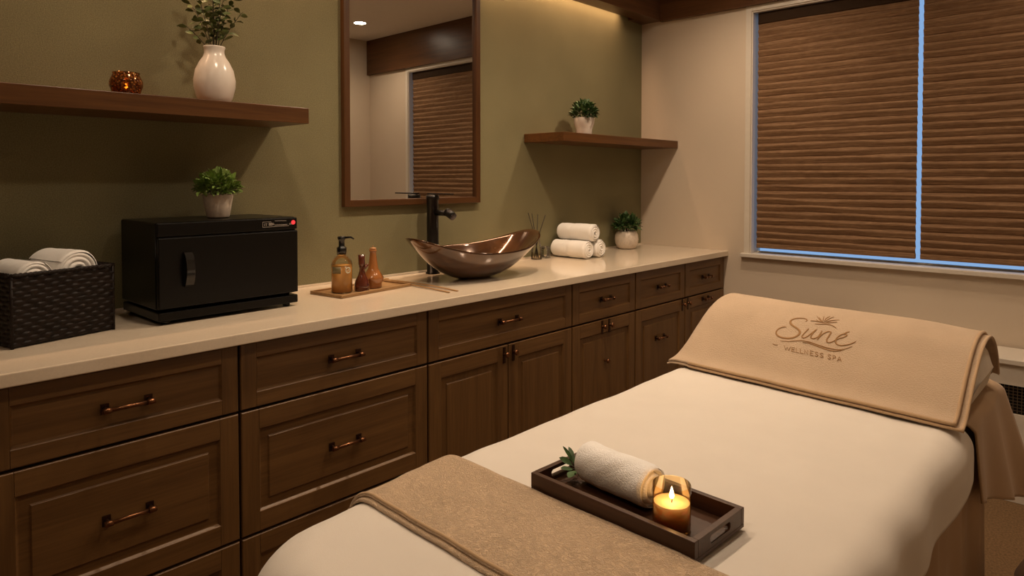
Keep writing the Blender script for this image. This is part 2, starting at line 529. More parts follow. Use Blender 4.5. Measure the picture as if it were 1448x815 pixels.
# ------------------------------------------------------------------ mirror
MY0, MY1, MZ0, MZ1 = 1.636, 2.457, 1.250, 2.385
mr = empty('wall_mirror', (0.0, (MY0 + MY1) / 2, MZ0), 'tall rectangular mirror in a walnut frame on the olive wall above the sink', 'mirror')
hy = (MY1 - MY0) / 2; hz = MZ1 - MZ0; fw = 0.030
f = MB()
f.box((0.001, -hy + fw, 0), (0.028, hy - fw, fw), 0).box((0.001, -hy + fw, hz - fw), (0.028, hy - fw, hz), 0)
f.box((0.001, -hy, 0), (0.028, -hy + fw, hz), 1).box((0.001, hy - fw, 0), (0.028, hy, hz), 1)
f.build('mirror_frame', [M['frame_y'], M['frame_z']], mr, bevel=0.002)
MB().box((0.003, -hy + fw, fw), (0.012, hy - fw, hz - fw)).build('mirror_glass', M['mirror'], mr)

# ------------------------------------------------------------------ wall shelves
sh = MB().box((0.0005, -2.2, 0), (0.285, 0, 0.058)).build('wall_shelf', M['shelf'], loc=(0, 1.318, 1.578), bevel=0.002)
tag(sh, 'long walnut floating shelf on the olive wall carrying the white vase and votive', 'shelf', 'walnut floating shelves')
sh2 = MB().box((0.0005, 0, 0), (0.285, D - 2.825 - 0.001, 0.049)).build('wall_shelf', M['shelf'], loc=(0, 2.825, 1.578), bevel=0.002)
tag(sh2, 'short walnut floating shelf in the corner beyond the mirror', 'shelf', 'walnut floating shelves')

# ================================================================== COUNTER AND CABINETS
CT = 0.920
ct = MB().box((0.0005, -0.33, 0), (0.645, D - 0.0005, 0.034)).build('countertop', M['quartz'], loc=(0, 0, CT - 0.034), bevel=0.003)
tag(ct, 'long glossy cream quartz countertop running along the olive wall', 'countertop')
tag(MB().box((0.0005, -0.33, 0), (0.006, D - 0.0005, 0.008)).build('counter_edge_strip', M['quartz'], loc=(0, 0, CT + 0.0005)),
    'thin cream sealing strip where the countertop meets the olive wall', 'trim strip')

def front_panel(mb, y0, y1, z0, z1, stile=0.058, rail=None, raised=True, x=0.0, th=0.020):
    """cabinet front lying in the plane x, sticking out by th; slots: 0 grain along y, 1 upright grain"""
    rail = rail or stile
    e = 0.0025
    for a, b, mi in (((y0, z0), (y0 + stile, z1), 1), ((y1 - stile, z0), (y1, z1), 1),
                     ((y0 + stile + 0.0004, z0), (y1 - stile - 0.0004, z0 + rail), 0), ((y0 + stile + 0.0004, z1 - rail), (y1 - stile - 0.0004, z1), 0)):
        # block with a small chamfer on its outer edges
        xa, xb = x, x + th
        ya, za = a; yb, zb = b
        v = [(xa, ya, za), (xa, yb, za), (xa, yb, zb), (xa, ya, zb),
             (xb - e, ya, za), (xb - e, yb, za), (xb - e, yb, zb), (xb - e, ya, zb)]
        i = e
        ia = i if a[0] == y0 else 0.0003; ib = i if b[0] == y1 else 0.0003
        ja = i if a[1] == z0 else 0.0; jb = i if b[1] == z1 else 0.0
        v += [(xb, ya + ia, za + ja), (xb, yb - ib, za + ja), (xb, yb - ib, zb - jb), (xb, ya + ia, zb - jb)]
        fs = [(0, 3, 2, 1)]
        for s in (0, 4):
            for k in range(4):
                k2 = (k + 1) % 4
                fs.append((s + k, s + k2, s + 4 + k2, s + 4 + k))
        fs.append((8, 9, 10, 11))
        mb.add(v, fs, mi)
    rings = [(0.0, th), (0.002, th - 0.002), (0.006, th - 0.0075), (0.0085, th - 0.0085)]
    if raised:
        rings += [(0.030, th - 0.0085), (0.034, th - 0.0040), (0.038, th - 0.0040)]
    Y0, Y1, Z0, Z1 = y0 + stile, y1 - stile, z0 + rail, z1 - rail
    vs = []
    for ins, dx in rings:
        vs += [(x + dx, Y0 + ins, Z0 + ins), (x + dx, Y1 - ins, Z0 + ins), (x + dx, Y1 - ins, Z1 - ins), (x + dx, Y0 + ins, Z1 - ins)]
    fs = []
    for k in range(len(rings) - 1):
        for j in range(4):
            j2 = (j + 1) % 4
            fs.append((k * 4 + j, k * 4 + j2, k * 4 + 4 + j2, k * 4 + 4 + j))
    n = (len(rings) - 1) * 4
    fs.append((n, n + 1, n + 2, n + 3))
    mb.add(vs, fs, 0 if (y1 - y0) > (z1 - z0) * 0.95 else 1)
    return mb

FX = 0.600      # carcass face; fronts stand 2 cm proud
def bar_handle(parent, y, z, x=FX + 0.0200, w=0.052):
    """bar pull on two square back plates"""
    m = MB()
    for s in (-1, 1):
        m.box((0, s * w - 0.010, -0.0135), (0.0035, s * w + 0.010, 0.0135), 1)
        m.tube([(0.003, s * w, 0), (0.024, s * w, 0)], [0.0060, 0.0050], 10, 1)
        m.tube([(0.024, s * w - 0.0095, 0), (0.024, s * w + 0.0095, 0)], 0.0078, 12, 0)
    m.tube([(0.024, -w, 0), (0.024, w, 0)], 0.0055, 12, 0)
    return m.build('handle', [M['copper'], M['bronze']], parent, loc=(x, y, z))
def knob(parent, y, z, x=FX + 0.0200, plate=True):
    m = MB()
    if plate:
        m.box((0, -0.007, -0.038), (0.003, 0.007, 0.030), 1)
    m.tube([(0.002, 0, 0), (0.006, 0, 0), (0.014, 0, 0), (0.018, 0, 0), (0.023, 0, 0), (0.027, 0, 0)], [0.008, 0.005, 0.005, 0.011, 0.0125, 0.008], 14, 0)
    return m.build('knob', [M['copper'], M['bronze']], parent, loc=(x, y, z))

Z_TOP, Z_A, Z_B, Z_C = 0.880, 0.6805, 0.298, 0.012
G = 0.004
def cabinet(y0, y1, label, lower):
    t = empty('base_cabinet', (0.0, (y0 + y1) / 2, ZF), label, 'cabinet', 'wooden base cabinets under the countertop')
    yc = (y0 + y1) / 2
    def L(z): return z - ZF
    b = MB().box((0.002, y0 + 0.001 - yc, L(0.0)), (FX, y1 - 0.001 - yc, L(CT - 0.0345)))
    b.box((0.002, y0 + 0.001 - yc, 0.0005), (FX - 0.07, y1 - 0.001 - yc, L(0.0)))
    b.build('carcass', M['gap'], t)
    a, c = y0 + G - yc, y1 - G - yc
    mats = [M['cab_y'], M['cab_z']]
    d = front_panel(MB(), a, c, L(Z_A + G), L(Z_TOP), 0.048, 0.044, False, x=FX).build('drawer', mats, t)
    bar_handle(d, 0, L((Z_A + Z_TOP) / 2), w=0.052 if y1 - y0 > .55 else 0.040)
    if lower == 'drawers':
        d = front_panel(MB(), a, c, L(Z_B + G), L(Z_A - G), 0.055, 0.060, True, x=FX).build('drawer', mats, t)
        bar_handle(d, 0, L((Z_A + Z_B) / 2))
        d = front_panel(MB(), a, c, L(Z_C + G), L(Z_B - G), 0.055, 0.060, True, x=FX).build('drawer', mats, t)
        bar_handle(d, 0, L((Z_C + Z_B) / 2))
    elif lower == 'doors':
        dd = front_panel(MB(), a, -0.002, L(Z_C + G), L(Z_A - G), 0.060, 0.062, True, x=FX).build('door', mats, t)
        knob(dd, -0.026, L(0.640))
        dd = front_panel(MB(), 0.002, c, L(Z_C + G), L(Z_A - G), 0.060, 0.062, True, x=FX).build('door', mats, t)
        knob(dd, 0.030, L(0.640))
    elif lower == 'door_centre':
        dd = front_panel(MB(), a, c, L(Z_C + G), L(Z_A - G), 0.056, 0.062, True, x=FX).build('door', mats, t)
        knob(dd, -0.030, L(0.645)); knob(dd, 0.030, L(0.645)); knob(dd, 0.0, L(0.470), FX + 0.016, plate=False)
    elif lower == 'deep_drawer':
        dd = front_panel(MB(), a, c, L(Z_C + G), L(Z_A - G), 0.056, 0.062, True, x=FX).build('drawer', mats, t)
        bar_handle(dd, -0.01, L(0.498), FX + 0.016, 0.042); knob(dd, c - 0.028, L(0.648))
    elif lower == 'door_left':
        dd = front_panel(MB(), a, c, L(Z_C + G), L(Z_A - G), 0.056, 0.062, True, x=FX).build('door', mats, t)
        knob(dd, a + 0.028, L(0.648)); bar_handle(dd, 0.0, L(0.648), w=0.036)
    return t
for y0, y1, lab, lo in [
        (-0.322, 0.282, 'base cabinet of three drawers outside the left picture edge', 'drawers'),
        (0.284, 0.890, 'brown oak base cabinet of drawers under the wicker basket and black warmer', 'drawers'),
        (0.890, 1.608, 'brown oak base cabinet of wide drawers under the bamboo soap tray', 'drawers'),
        (1.608, 2.478, 'widest brown oak base cabinet with two doors under the bronze sink', 'doors'),
        (2.478, 3.014, 'brown oak base cabinet with twin door knobs, under the reed diffuser and rolled towels', 'door_centre'),
        (3.014, 3.537, 'brown oak base cabinet with one deep lower drawer, second from the far wall', 'deep_drawer'),
        (3.537, 4.036, 'last brown oak base cabinet against the cream far wall, partly behind the bed', 'door_left')]:
    if lab.startswith('base cabinet of three'):
        continue
    cabinet(y0, y1, lab, lo)
# plain end of the cabinet run beyond the picture edge
cabinet(-0.322, 0.282, 'nearest brown oak base cabinet of drawers at the left picture edge', 'drawers')

# ================================================================== ROLLED TOWELS
def roll_mesh(mb, L, R, p=0.011, squash=1.0, flap=1.0, mi=0, seg=28, bulge=0.006, seam=0.0, gd=0.009):
    """towel rolled along x, from x = 0 to L, centre axis at z = 0: spiral ends and a rounded outer layer"""
    turns = R / p
    n = int(turns * seg)
    def rad(i, fr):
        th = 2 * PI * i / seg
        base = p * i / seg
        return max(0.0, min(base + p * fr, R)), th
    for side in (0, 1):
        cols = [(0.0, -gd), (0.15, -0.001), (0.32, 0.0015), (0.5, 0.0022), (0.68, 0.0015), (0.85, -0.001), (1.0, -gd)]
        vs = []
        for i in range(n + 1):
            for fr_, dx in cols:
                r, th = rad(i, fr_)
                rr = r / R
                dome = -0.010 * max(0, rr - 0.78) ** 2 / 0.0484 + 0.004 * (1 - rr)
                x = (L + dx + dome) if side else (-dx - dome)
                vs.append((x, r * math.cos(th), r * math.sin(th) * squash))
        w = len(cols)
        fs = []
        for i in range(n):
            for k in range(w - 1):
                q = (i * w + k, i * w + k + 1, (i + 1) * w + k + 1, (i + 1) * w + k)
                fs.append(q if side == 0 else tuple(reversed(q)))
        mb.add(vs, fs, mi, True)
    def side_fn(u, v):
        th = 2 * PI * u
        x = L * v
        e = min(v, 1 - v) * L
        rr = R * (1 - 0.10 * max(0, 1 - e / 0.010) ** 2) + 0.004 * flap * u
        rr += 0.0016 * wob(x * 8, th * 0.35, 1.0, R * 100) + 0.0008 * math.sin(th * 3 + x * 40)
        if seam:
            rr -= 0.004 * math.exp(-((x - seam * L) / 0.004) ** 2)
            if v < seam: rr -= 0.0018
        xx = x + (0.006 if v > .5 else -0.006) * (1 if e < 1e-6 else 0) * 0
        return (xx, rr * math.cos(th), rr * math.sin(th) * squash)
    mb.grid(side_fn, 72, 40, mi)
    return mb

def towel(name, loc, L, R, label, group=None, rz=0.0, mat='white_terry', squash=1.0, spin=0.0, cat='towel', p=0.0125, seam=0.0, tilt=0.0, gd=0.009):
    m = MB()
    roll_mesh(m, L, R, p, squash, seam=seam, gd=gd)
    if spin:
        c, s = math.cos(spin), math.sin(spin)
        m.v = [(x, y * c - z * s, y * s + z * c) for x, y, z in m.v]
    o = m.build(name, M[mat], loc=loc, rot=(0, tilt, rz))
    return tag(o, label, cat, group)

G_T = 'rolled white towels stacked on the counter'
towel('rolled_towel', (0.035, 3.062, CT + 0.0525), 0.245, 0.0485, 'rolled white towel lying lower front in the counter stack of three', G_T, seam=0.47, spin=0.6)
towel('rolled_towel', (0.035, 3.178, CT + 0.0525), 0.245, 0.0485, 'rolled white towel lying lower rear in the counter stack, nearer the pot', G_T, spin=2.2)
towel('rolled_towel', (0.035, 3.120, CT + 0.0525 + 0.092), 0.245, 0.0485, 'rolled white towel on top of the two others on the counter', G_T, seam=0.40, spin=4.0)

# ================================================================== POTTED PLANTS
def leaf_quad(mb, base, d, up, ln, wd, mi=0, cup=0.15, droop=0.0):
    d = d.normalized(); s = d.cross(up)
    if s.length < 1e-4: s = d.cross(Vector((1, 0, 0)))
    s.normalize(); nrm = s.cross(d).normalized()
    pts = []
    for t, w in ((0.0, 0.08), (0.28, 0.8), (0.58, 1.0), (0.84, 0.62), (1.0, 0.05)):
        c = base + d * (ln * t) - Vector((0, 0, 1)) * (droop * ln * t * t)
        pts += [c - s * (wd * w / 2) + nrm * (cup * wd * w), c, c + s * (wd * w / 2) + nrm * (cup * wd * w)]
    fs = []
    for k in range(4):
        a = k * 3
        fs += [(a, a + 1, a + 4, a + 3), (a + 1, a + 2, a + 5, a + 4)]
    mb.add(pts, fs, mi, True)

def bushy(n, rx, rz_, zc, ln, wd, seed, lo=-0.25, core=0.55):
    """dome of small leaves that grow outwards from stems; zc is the height of the dome's centre"""
    rnd = random.Random(seed)
    m = MB()
    for i in range(n):
        a = rnd.random() * 2 * PI
        cz = lo + (1 - lo) * rnd.random()
        cr = math.sqrt(max(0, 1 - cz * cz))
        q = core + (1 - core) * rnd.random() ** 0.6
        dr = Vector((cr * math.cos(a), cr * math.sin(a), cz))
        b = Vector((dr.x * rx * q, dr.y * rx * q, zc + dr.z * rz_ * q))
        jd = dr + Vector((rnd.uniform(-.7, .7), rnd.uniform(-.7, .7), rnd.uniform(-.3, .9)))
        k = rnd.uniform(.75, 1.25)
        leaf_quad(m, b - jd.normalized() * ln * 0.5, jd, Vector((rnd.uniform(-.4, .4), rnd.uniform(-.4, .4), 1)), ln * k, wd * k, 0, rnd.uniform(.05, .3), rnd.uniform(0, .25))
    return m

def stems_mb(r, zb, zt, n, seed, spread=0.5):
    rnd = random.Random(seed); m = MB()
    for i in range(n):
        a = rnd.random() * 6.28; q = rnd.random()
        m.tube([(r * .3 * q * math.cos(a), r * .3 * q * math.sin(a), zb), (r * spread * q * math.cos(a), r * spread * q * math.sin(a), (zb + zt) / 2),
                (r * q * math.cos(a), r * q * math.sin(a), zt)], 0.0012, 5)
    return m

def potted(loc, label, prof, soil, leaves, leafmat, potmat, group='small potted green plants'):
    t = empty('potted_plant', loc, label, 'plant', group)
    MB().lathe(prof, 40).build('pot', M[potmat], t)
    MB().lathe([(0.0001, soil[1] - 0.012), (soil[0], soil[1] - 0.012), (soil[0], soil[1]), (0.0001, soil[1] + 0.003)], 24).build('soil', M['soil'], t)
    stems_mb(leaves['rx'] * .8, soil[1] - .004, leaves['zc'] + leaves['rz_'] * .4, 16, 3).build('stems', M['stem'], t)
    bushy(**leaves).build('leaves', M[leafmat], t)
    return t
WT = 1.238      # top of the warmer
potted((0.222, 1.003, WT + 0.0006), 'small green plant in a tapered speckled pot on top of the black warmer',
       [(0.0001, 0), (0.034, 0), (0.037, 0.004), (0.043, 0.035), (0.050, 0.078), (0.0505, 0.080), (0.047, 0.080), (0.045, 0.070), (0.0001, 0.066)],
       (0.0445, 0.070), dict(n=480, rx=0.074, rz_=0.070, zc=0.098, ln=0.027, wd=0.013, seed=5), 'leaf', 'pot')
potted((0.140, 3.198, 1.578 + 0.0496), 'small dark green plant in a white pot on the corner wall shelf',
       [(0.0001, 0), (0.043, 0), (0.046, 0.004), (0.048, 0.035), (0.052, 0.050), (0.060, 0.075), (0.062, 0.103), (0.0605, 0.106), (0.057, 0.106), (0.055, 0.096), (0.0001, 0.09)],
       (0.0545, 0.096), dict(n=300, rx=0.082, rz_=0.084, zc=0.128, ln=0.032, wd=0.016, seed=8), 'leafdark', 'ceramic')
potted((0.105, 3.705, CT + 0.0006), 'dark green plant in a round beige pot on the counter beside the rolled towels',
       [(0.0001, 0), (0.046, 0), (0.060, 0.008), (0.073, 0.035), (0.077, 0.060), (0.074, 0.088), (0.064, 0.110), (0.055, 0.118), (0.050, 0.116), (0.052, 0.104), (0.0001, 0.098)],
       (0.051, 0.104), dict(n=300, rx=0.088, rz_=0.088, zc=0.142, ln=0.044, wd=0.017, seed=21, lo=-0.15), 'leafdark', 'pot')

# ------------------------------------------------------------------ white vase with branches
SH = 1.578 + 0.0588
vs_ = empty('vase', (0.150, 1.027, SH), 'glossy white ceramic vase on the long wall shelf', 'vase')
MB().lathe([(0.0001, 0), (0.046, 0), (0.050, 0.003), (0.060, 0.025), (0.0685, 0.060), (0.0695, 0.085), (0.063, 0.120), (0.050, 0.148), (0.038, 0.166), (0.0335, 0.180),
            (0.0335, 0.192), (0.0365, 0.199), (0.0360, 0.203), (0.032, 0.203), (0.029, 0.195), (0.029, 0.17), (0.0001, 0.165)], 56).build('vase_body', M['ceramic'], vs_)
br = empty('leafy_branches', (0.150, 1.027, SH + 0.166), 'cut stems with olive green leaves standing in the white vase', 'branches')
rnd = random.Random(11)
ms, ml = MB(), MB()
# each stem: view-plane spread and height; view right is about (0.73, 0.68)
for sx, dp, h, bend in [(-.07, .02, .20, .5), (-.045, -.03, .27, .3), (-.015, .03, .31, .1), (.005, -.02, .25, 0), (.02, .03, .33, .1), (.04, -.02, .24, .3),
                        (.075, .01, .17, .8), (-.085, -.01, .13, .9), (-.03, .05, .18, .3), (.055, .045, .30, .4), (.0, .0, .16, .2)]:
    rt = Vector((0.73, 0.68, 0)); dpv = Vector((-0.68, 0.73, 0))
    pts = []
    for k in range(9):
        s = k / 8
        pts.append(rt * (sx * (s ** 1.3)) * 1.15 + dpv * (dp * s) + Vector((0, 0, 0.004 + h * (s - 0.12 * bend * s * s))) + rt * sx * 0.12)
    ms.tube(pts, [0.0018 - 0.0009 * k / 8 for k in range(9)], 6)
    nl = int(h / 0.0125)
    for j in range(nl):
        s = 0.30 + 0.70 * (j + 0.5) / nl
        q = s * 8; i0 = min(7, int(q)); p = pts[i0].lerp(pts[i0 + 1], q - i0)
        tn = (pts[i0 + 1] - pts[i0]).normalized()
        a = j * 2.4 + rnd.uniform(-.4, .4)
        side = rt * math.cos(a) + dpv * math.sin(a)
        dv = side + tn * rnd.uniform(.2, .8) + Vector((0, 0, rnd.uniform(-.25, .3)))
        tp = p + dv.normalized() * 0.006
        ms.tube([p, tp], 0.0007, 4)
        leaf_quad(ml, tp, dv, Vector((0, 0, .6)) + side * rnd.uniform(-.3, .3) - dpv * rnd.uniform(-1.2, 1.2), rnd.uniform(.026, .036), rnd.uniform(.015, .020), 0, .12, rnd.uniform(.0, .4))
ms.build('stems', M['stem'], br)
ml.build('leaves', M['leafolive'], br)

# ------------------------------------------------------------------ votive candle on the shelf
def flame_part(parent, loc, h, watts, radius):
    m = MB().lathe([(0.0001, 0), (0.16 * h, 0.12 * h), (0.20 * h, 0.28 * h), (0.14 * h, 0.55 * h), (0.06 * h, 0.82 * h), (0.0001, h)], 14)
    o = m.build('flame', M['flame'], parent, loc=loc)
    light('flame_light', 'POINT', (loc[0], loc[1], loc[2] + h * 0.55), watts, parent, col=(1.0, 0.66, 0.37), shadow_soft_size=radius)
    return o
vt = empty('votive_candle_holder', (0.150, 0.742, SH), 'amber mercury glass votive holder with a lit candle on the long wall shelf', 'candle holder')
MB().lathe([(0.0001, 0), (0.026, 0), (0.030, 0.002), (0.041, 0.014), (0.0490, 0.036), (0.048, 0.052), (0.041, 0.068), (0.0385, 0.073), (0.040, 0.0785),
            (0.038, 0.0785), (0.0365, 0.073), (0.039, 0.067), (0.046, 0.051), (0.047, 0.036), (0.039, 0.016), (0.028, 0.005), (0.0001, 0.005)], 44).build('holder_glass', M['mercury'], vt)
MB().lathe([(0.0001, 0.006), (0.019, 0.006), (0.0195, 0.022), (0.0185, 0.0235), (0.0001, 0.022)], 24).build('candle', M['wax'], vt)
MB().tube([(0, 0, 0.022), (0.0005, 0, 0.027)], 0.0007, 5).build('wick', M['wick'], vt)
flame_part(vt, (0, 0, 0.0265), 0.024, CANDLE_WATTS * 0.5, 0.006)

# ================================================================== WICKER BASKET
ang = math.atan2(0.07, 0.26)
bk = empty('wicker_basket', (0.205, 0.478, CT + 0.0005), 'dark brown wicker basket of white towels at the left end of the counter', 'basket', rz=ang)
BW, BD, BH = 0.272, 0.300, 0.196       # along the wall, away from the wall, height
def weave(m, p0, p1, nrm, z0, z1, cols, rows, skip=None):
    p0 = Vector(p0); p1 = Vector(p1); nrm = Vector(nrm)
    NUc, NVr = cols * 5, rows * 6
    def fn(u, v):
        c = u * cols; r = v * rows + 0.10 * math.sin(u * 9) + 0.05 * math.sin(u * 23)
        r = max(0.0, min(rows, r)) if 0.02 < v < 0.98 else v * rows
        row = int(min(rows - 1, math.floor(r - 1e-6))) if r > 0 else 0
        fr = r - row
        arch = math.sqrt(max(0, 1 - (2 * fr - 1) ** 2))
        over = 0.5 + 0.5 * math.cos(PI * (c + row))
        d = 0.0020 + 0.0045 * arch * (0.35 + over) + 0.0004 * math.sin(u * 40 + row * 2)
        zz = z0 + (z1 - z0) * v + 0.0011 * math.sin(PI * (c + row) + 1.0)
        p = p0.lerp(p1, u) + nrm * (d - 0.004)
        return (p.x, p.y, zz)
    m.grid(fn, NUc, NVr, 0, False, True, skip)
wk = MB()
hx, hy_ = BD / 2, BW / 2
for a, b, n_, cc in (((hx, -hy_), (hx, hy_), (1, 0, 0), 15), ((-hx, hy_), (-hx, -hy_), (-1, 0, 0), 15),
                 ((-hx, -hy_), (hx, -hy_), (0, -1, 0), 16), ((hx, hy_), (-hx, hy_), (0, 1, 0), 16)):
    hole = (lambda u, v: abs(u - .5) < .17 and .70 < v < .86) if cc == 16 else None
    weave(wk, (a[0], a[1], 0), (b[0], b[1], 0), n_, 0.004, BH - 0.006, cc, 15, hole)
wk.build('woven_walls', M['wicker'], bk, solid=0.005)
for sx in (-1, 1):
    for sy in (-1, 1):
        MB().tube([(sx * (hx - .001), sy * (hy_ - .001), 0), (sx * (hx - .001), sy * (hy_ - .001), BH - 0.004)], 0.0045, 8).build('corner_post', M['wicker'], bk)
rm = MB()
for w_ in (0, 1, 2):
    pts = []
    cs = [(hx, -hy_), (hx, hy_), (-hx, hy_), (-hx, -hy_), (hx, -hy_)]
    for k in range(4):
        for j in range(22):
            s = j / 22
            px, py = cs[k][0] + (cs[k + 1][0] - cs[k][0]) * s, cs[k][1] + (cs[k + 1][1] - cs[k][1]) * s
            ph = (k * 22 + j) / 88 * 2 * PI * 30 + w_ * 2.094
            nx, ny = (1, 0) if k == 0 else (0, 1) if k == 1 else (-1, 0) if k == 2 else (0, -1)
            pts.append((px + nx * 0.003 * math.cos(ph), py + ny * 0.003 * math.cos(ph), BH - 0.002 + 0.0035 * math.sin(ph)))
    rm.tube(pts, 0.0040, 6)
rm.build('braided_rim', M['wicker'], bk)
MB().box((-hx + .004, -hy_ + .004, 0.001), (hx - .004, hy_ - .004, 0.008)).box((-hx + .006, -hy_ + .006, 0.110), (hx - .006, hy_ - .006, 0.116)).build('basket_floor', M['wicker'], bk)
towel('rolled_towel', (0.168, 0.412, CT + 0.1255 + 0.051), 0.168, 0.046, 'rolled white towel in the wicker basket, lower one by the near end', 'rolled white towels in the wicker basket', rz=0.24, spin=1.0, p=0.0135, gd=0.0045)
towel('rolled_towel', (0.130, 0.520, CT + 0.1255 + 0.0600), 0.178, 0.055, 'plump rolled white towel in the wicker basket, beside the black warmer', 'rolled white towels in the wicker basket', rz=0.24, spin=2.6, p=0.0145, gd=0.0045)

# ================================================================== TOWEL WARMER
wm = empty('towel_warmer', (0.205, 0.985, CT + 0.0006), 'black rectangular towel warmer cabinet with a front door on the counter', 'towel warmer', rz=0.02)
wy, x0, x1 = 0.236, -0.150, 0.150
MB().box((x0, -wy, 0.046), (x1, wy, 0.317)).build('warmer_body', M['black'], wm, bevel=0.006)
MB().box((x0 + 0.006, -wy + 0.002, 0.012), (x1 + 0.012, wy, 0.040)).box((x0 + .02, -wy + .02, 0.040), (x1 - .01, wy - .02, 0.047)).build('base', M['black'], wm, bevel=0.004)
MB().box((x1 + 0.0005, -wy + 0.001, 0.050), (x1 + 0.016, wy - 0.001, 0.270)).build('door', M['black'], wm, bevel=0.004)
dr = [o for o in bpy.data.objects if o.parent == wm and o.name.startswith('door')][0]
hm = MB()
def hcurve(s): return 0.016 + 0.022 * math.sin(PI * s) ** 0.6
hp = [(x1 + hcurve(k / 14) + 0.001, 0, 0.112 + 0.110 * k / 14) for k in range(15)]
vsx = []
for (x, y, z) in hp:
    vsx += [(x, -0.013, z), (x + 0.005, -0.013, z), (x + 0.005, 0.013, z), (x, 0.013, z)]
fsx = []
for k in range(14):
    for j in range(4):
        j2 = (j + 1) % 4
        fsx.append((k * 4 + j, k * 4 + j2, k * 4 + 4 + j2, k * 4 + 4 + j))
fsx += [(3, 2, 1, 0), (56, 57, 58, 59)]
hm.add(vsx, fsx)
hm.build('handle', M['blackgloss'], dr, loc=(0, -0.148, 0), bevel=0.001)
MB().box((x1 + 0.0005, -wy + 0.001, 0.274), (x1 + 0.012, wy - 0.001, 0.315)).build('control_panel', M['black'], wm, bevel=0.003)
cpn = [o for o in bpy.data.objects if o.parent == wm and o.name.startswith('control_panel')][0]
mk = MB()
X = x1 + 0.0122
def stroke(m, pts, w, mi=0, x=X, t=0.0006):
    """flat raised stroke on the plane x; pts are (y, z)"""
    for (ya, za), (yb, zb) in zip(pts, pts[1:]):
        d = Vector((yb - ya, zb - za)); 
        if d.length < 1e-6: continue
        d.normalize(); n_ = Vector((-d.y, d.x)) * w / 2
        ya -= d.x * w * .3; za -= d.y * w * .3; yb += d.x * w * .3; zb += d.y * w * .3
        q = [(ya + n_.x, za + n_.y), (ya - n_.x, za - n_.y), (yb - n_.x, zb - n_.y), (yb + n_.x, zb + n_.y)]
        v = [(x, a, b) for a, b in q] + [(x + t, a, b) for a, b in q]
        m.add(v, [(4, 5, 6, 7), (0, 1, 5, 4), (1, 2, 6, 5), (2, 3, 7, 6), (3, 0, 4, 7)], mi)
py0, py1, pz0, pz1 = 0.105, 0.222, 0.286, 0.304
stroke(mk, [(py0, pz0), (py1 - .02, pz0 + .001)], 0.0012); stroke(mk, [(py0, pz0), (py0, pz1), (py0 + .03, pz1)], 0.0012)
stroke(mk, [(py0 + .045, pz1 + .002), (py1 - .03, pz1 + .001)], 0.0016)
for k, a in enumerate((0.112, 0.118)):
    stroke(mk, [(a, 0.290), (a, 0.298), (a + .003, 0.298)], 0.0014)
# looping script mark and a dashed row of small print
pts = [(0.127 + 0.019 * k / 40 + 0.0022 * math.sin(k * 0.9), 0.2955 + 0.0048 * math.cos(k * 0.9) * (1 if k < 26 else .6)) for k in range(41)]
stroke(mk, pts, 0.0012)
for k in range(14):
    stroke(mk, [(0.149 + k * 0.0034, 0.2915), (0.1512 + k * 0.0034, 0.2915)], 0.0022)
for k in range(5):
    stroke(mk, [(0.204 + k * 0.003, 0.290), (0.2058 + k * 0.003, 0.2955)], 0.0012)
mk.build('marking', M['silver'], cpn)
MB().lathe([(0.0001, 0.0), (0.0075, 0.0), (0.0075, 0.002), (0.0001, 0.004)], 20).build('indicator_light', M['red'], cpn, loc=(x1 + 0.012, 0.219, 0.298), rot=(0, PI / 2, 0))
ft = None
for sx in (-0.125, 0.135):
    for sy in (-0.205, 0.205):
        MB().lathe([(0.0001, 0), (0.012, 0), (0.014, 0.012), (0.0001, 0.012)], 16).build('foot', M['blackgloss'], wm, loc=(sx, sy, 0))

# ================================================================== BAMBOO TRAY AND BOTTLES
TA = math.atan2(0.051, 0.374)
tr = empty('bamboo_tray', (0.245, 1.575, CT + 0.0006), 'small bamboo tray with soap and oil bottles on the counter', 'tray', rz=TA)
def tray_mesh(m, hx_, hy_, base, rim, h):
    m.box((-hx_, -hy_, 0), (hx_, hy_, base))
    m.box((-hx_, -hy_, base), (hx_, -hy_ + rim, h)).box((-hx_, hy_ - rim, base), (hx_, hy_, h))
    m.box((-hx_, -hy_ + rim, base), (-hx_ + rim, hy_ - rim, h)).box((hx_ - rim, -hy_ + rim, base), (hx_, hy_ - rim, h))
    return m
MB().box((-0.094, -0.186, 0), (0.094, 0.186, 0.006)).build('tray_base', M['bamboo'], tr, bevel=0.002)
rmb = MB()
rmb.box((-0.094, -0.186, 0.0062), (0.094, -0.178, 0.013)).box((-0.094, 0.178, 0.0062), (0.094, 0.186, 0.013))
rmb.box((-0.094, -0.1778, 0.0062), (-0.086, 0.1778, 0.013)).box((0.086, -0.1778, 0.0062), (0.094, 0.1778, 0.013))
rmb.build('tray_rim', M['bamboo'], tr, bevel=0.002)
tz = CT + 0.0072
sp = empty('soap_dispenser', (0.268, 1.465, tz), 'clear pump bottle of amber soap with black pump on the bamboo tray', 'soap dispenser')
MB().lathe([(0.0001, 0), (0.037, 0), (0.0405, 0.004), (0.0405, 0.112), (0.037, 0.126), (0.026, 0.140), (0.0165, 0.146), (0.0165, 0.152)], 40).build('bottle_glass', M['bottleglass'], sp)
MB().lathe([(0.0001, 0.003), (0.035, 0.003), (0.0385, 0.007), (0.0385, 0.108), (0.0001, 0.108)], 36).build('liquid_soap', M['soap'], sp)
lb = MB()
vd = math.atan2(-1.465, 2.29)     # towards the room and the camera
def lab_fn(u, v): a = vd - 1.05 + 0.95 * u; return (0.0412 * math.cos(a), 0.0412 * math.sin(a), 0.078 + 0.026 * v)
lb.grid(lab_fn, 14, 2)
lb.build('label', M['soaplabel'], sp, solid=0.0004, offset=1)
st = MB()
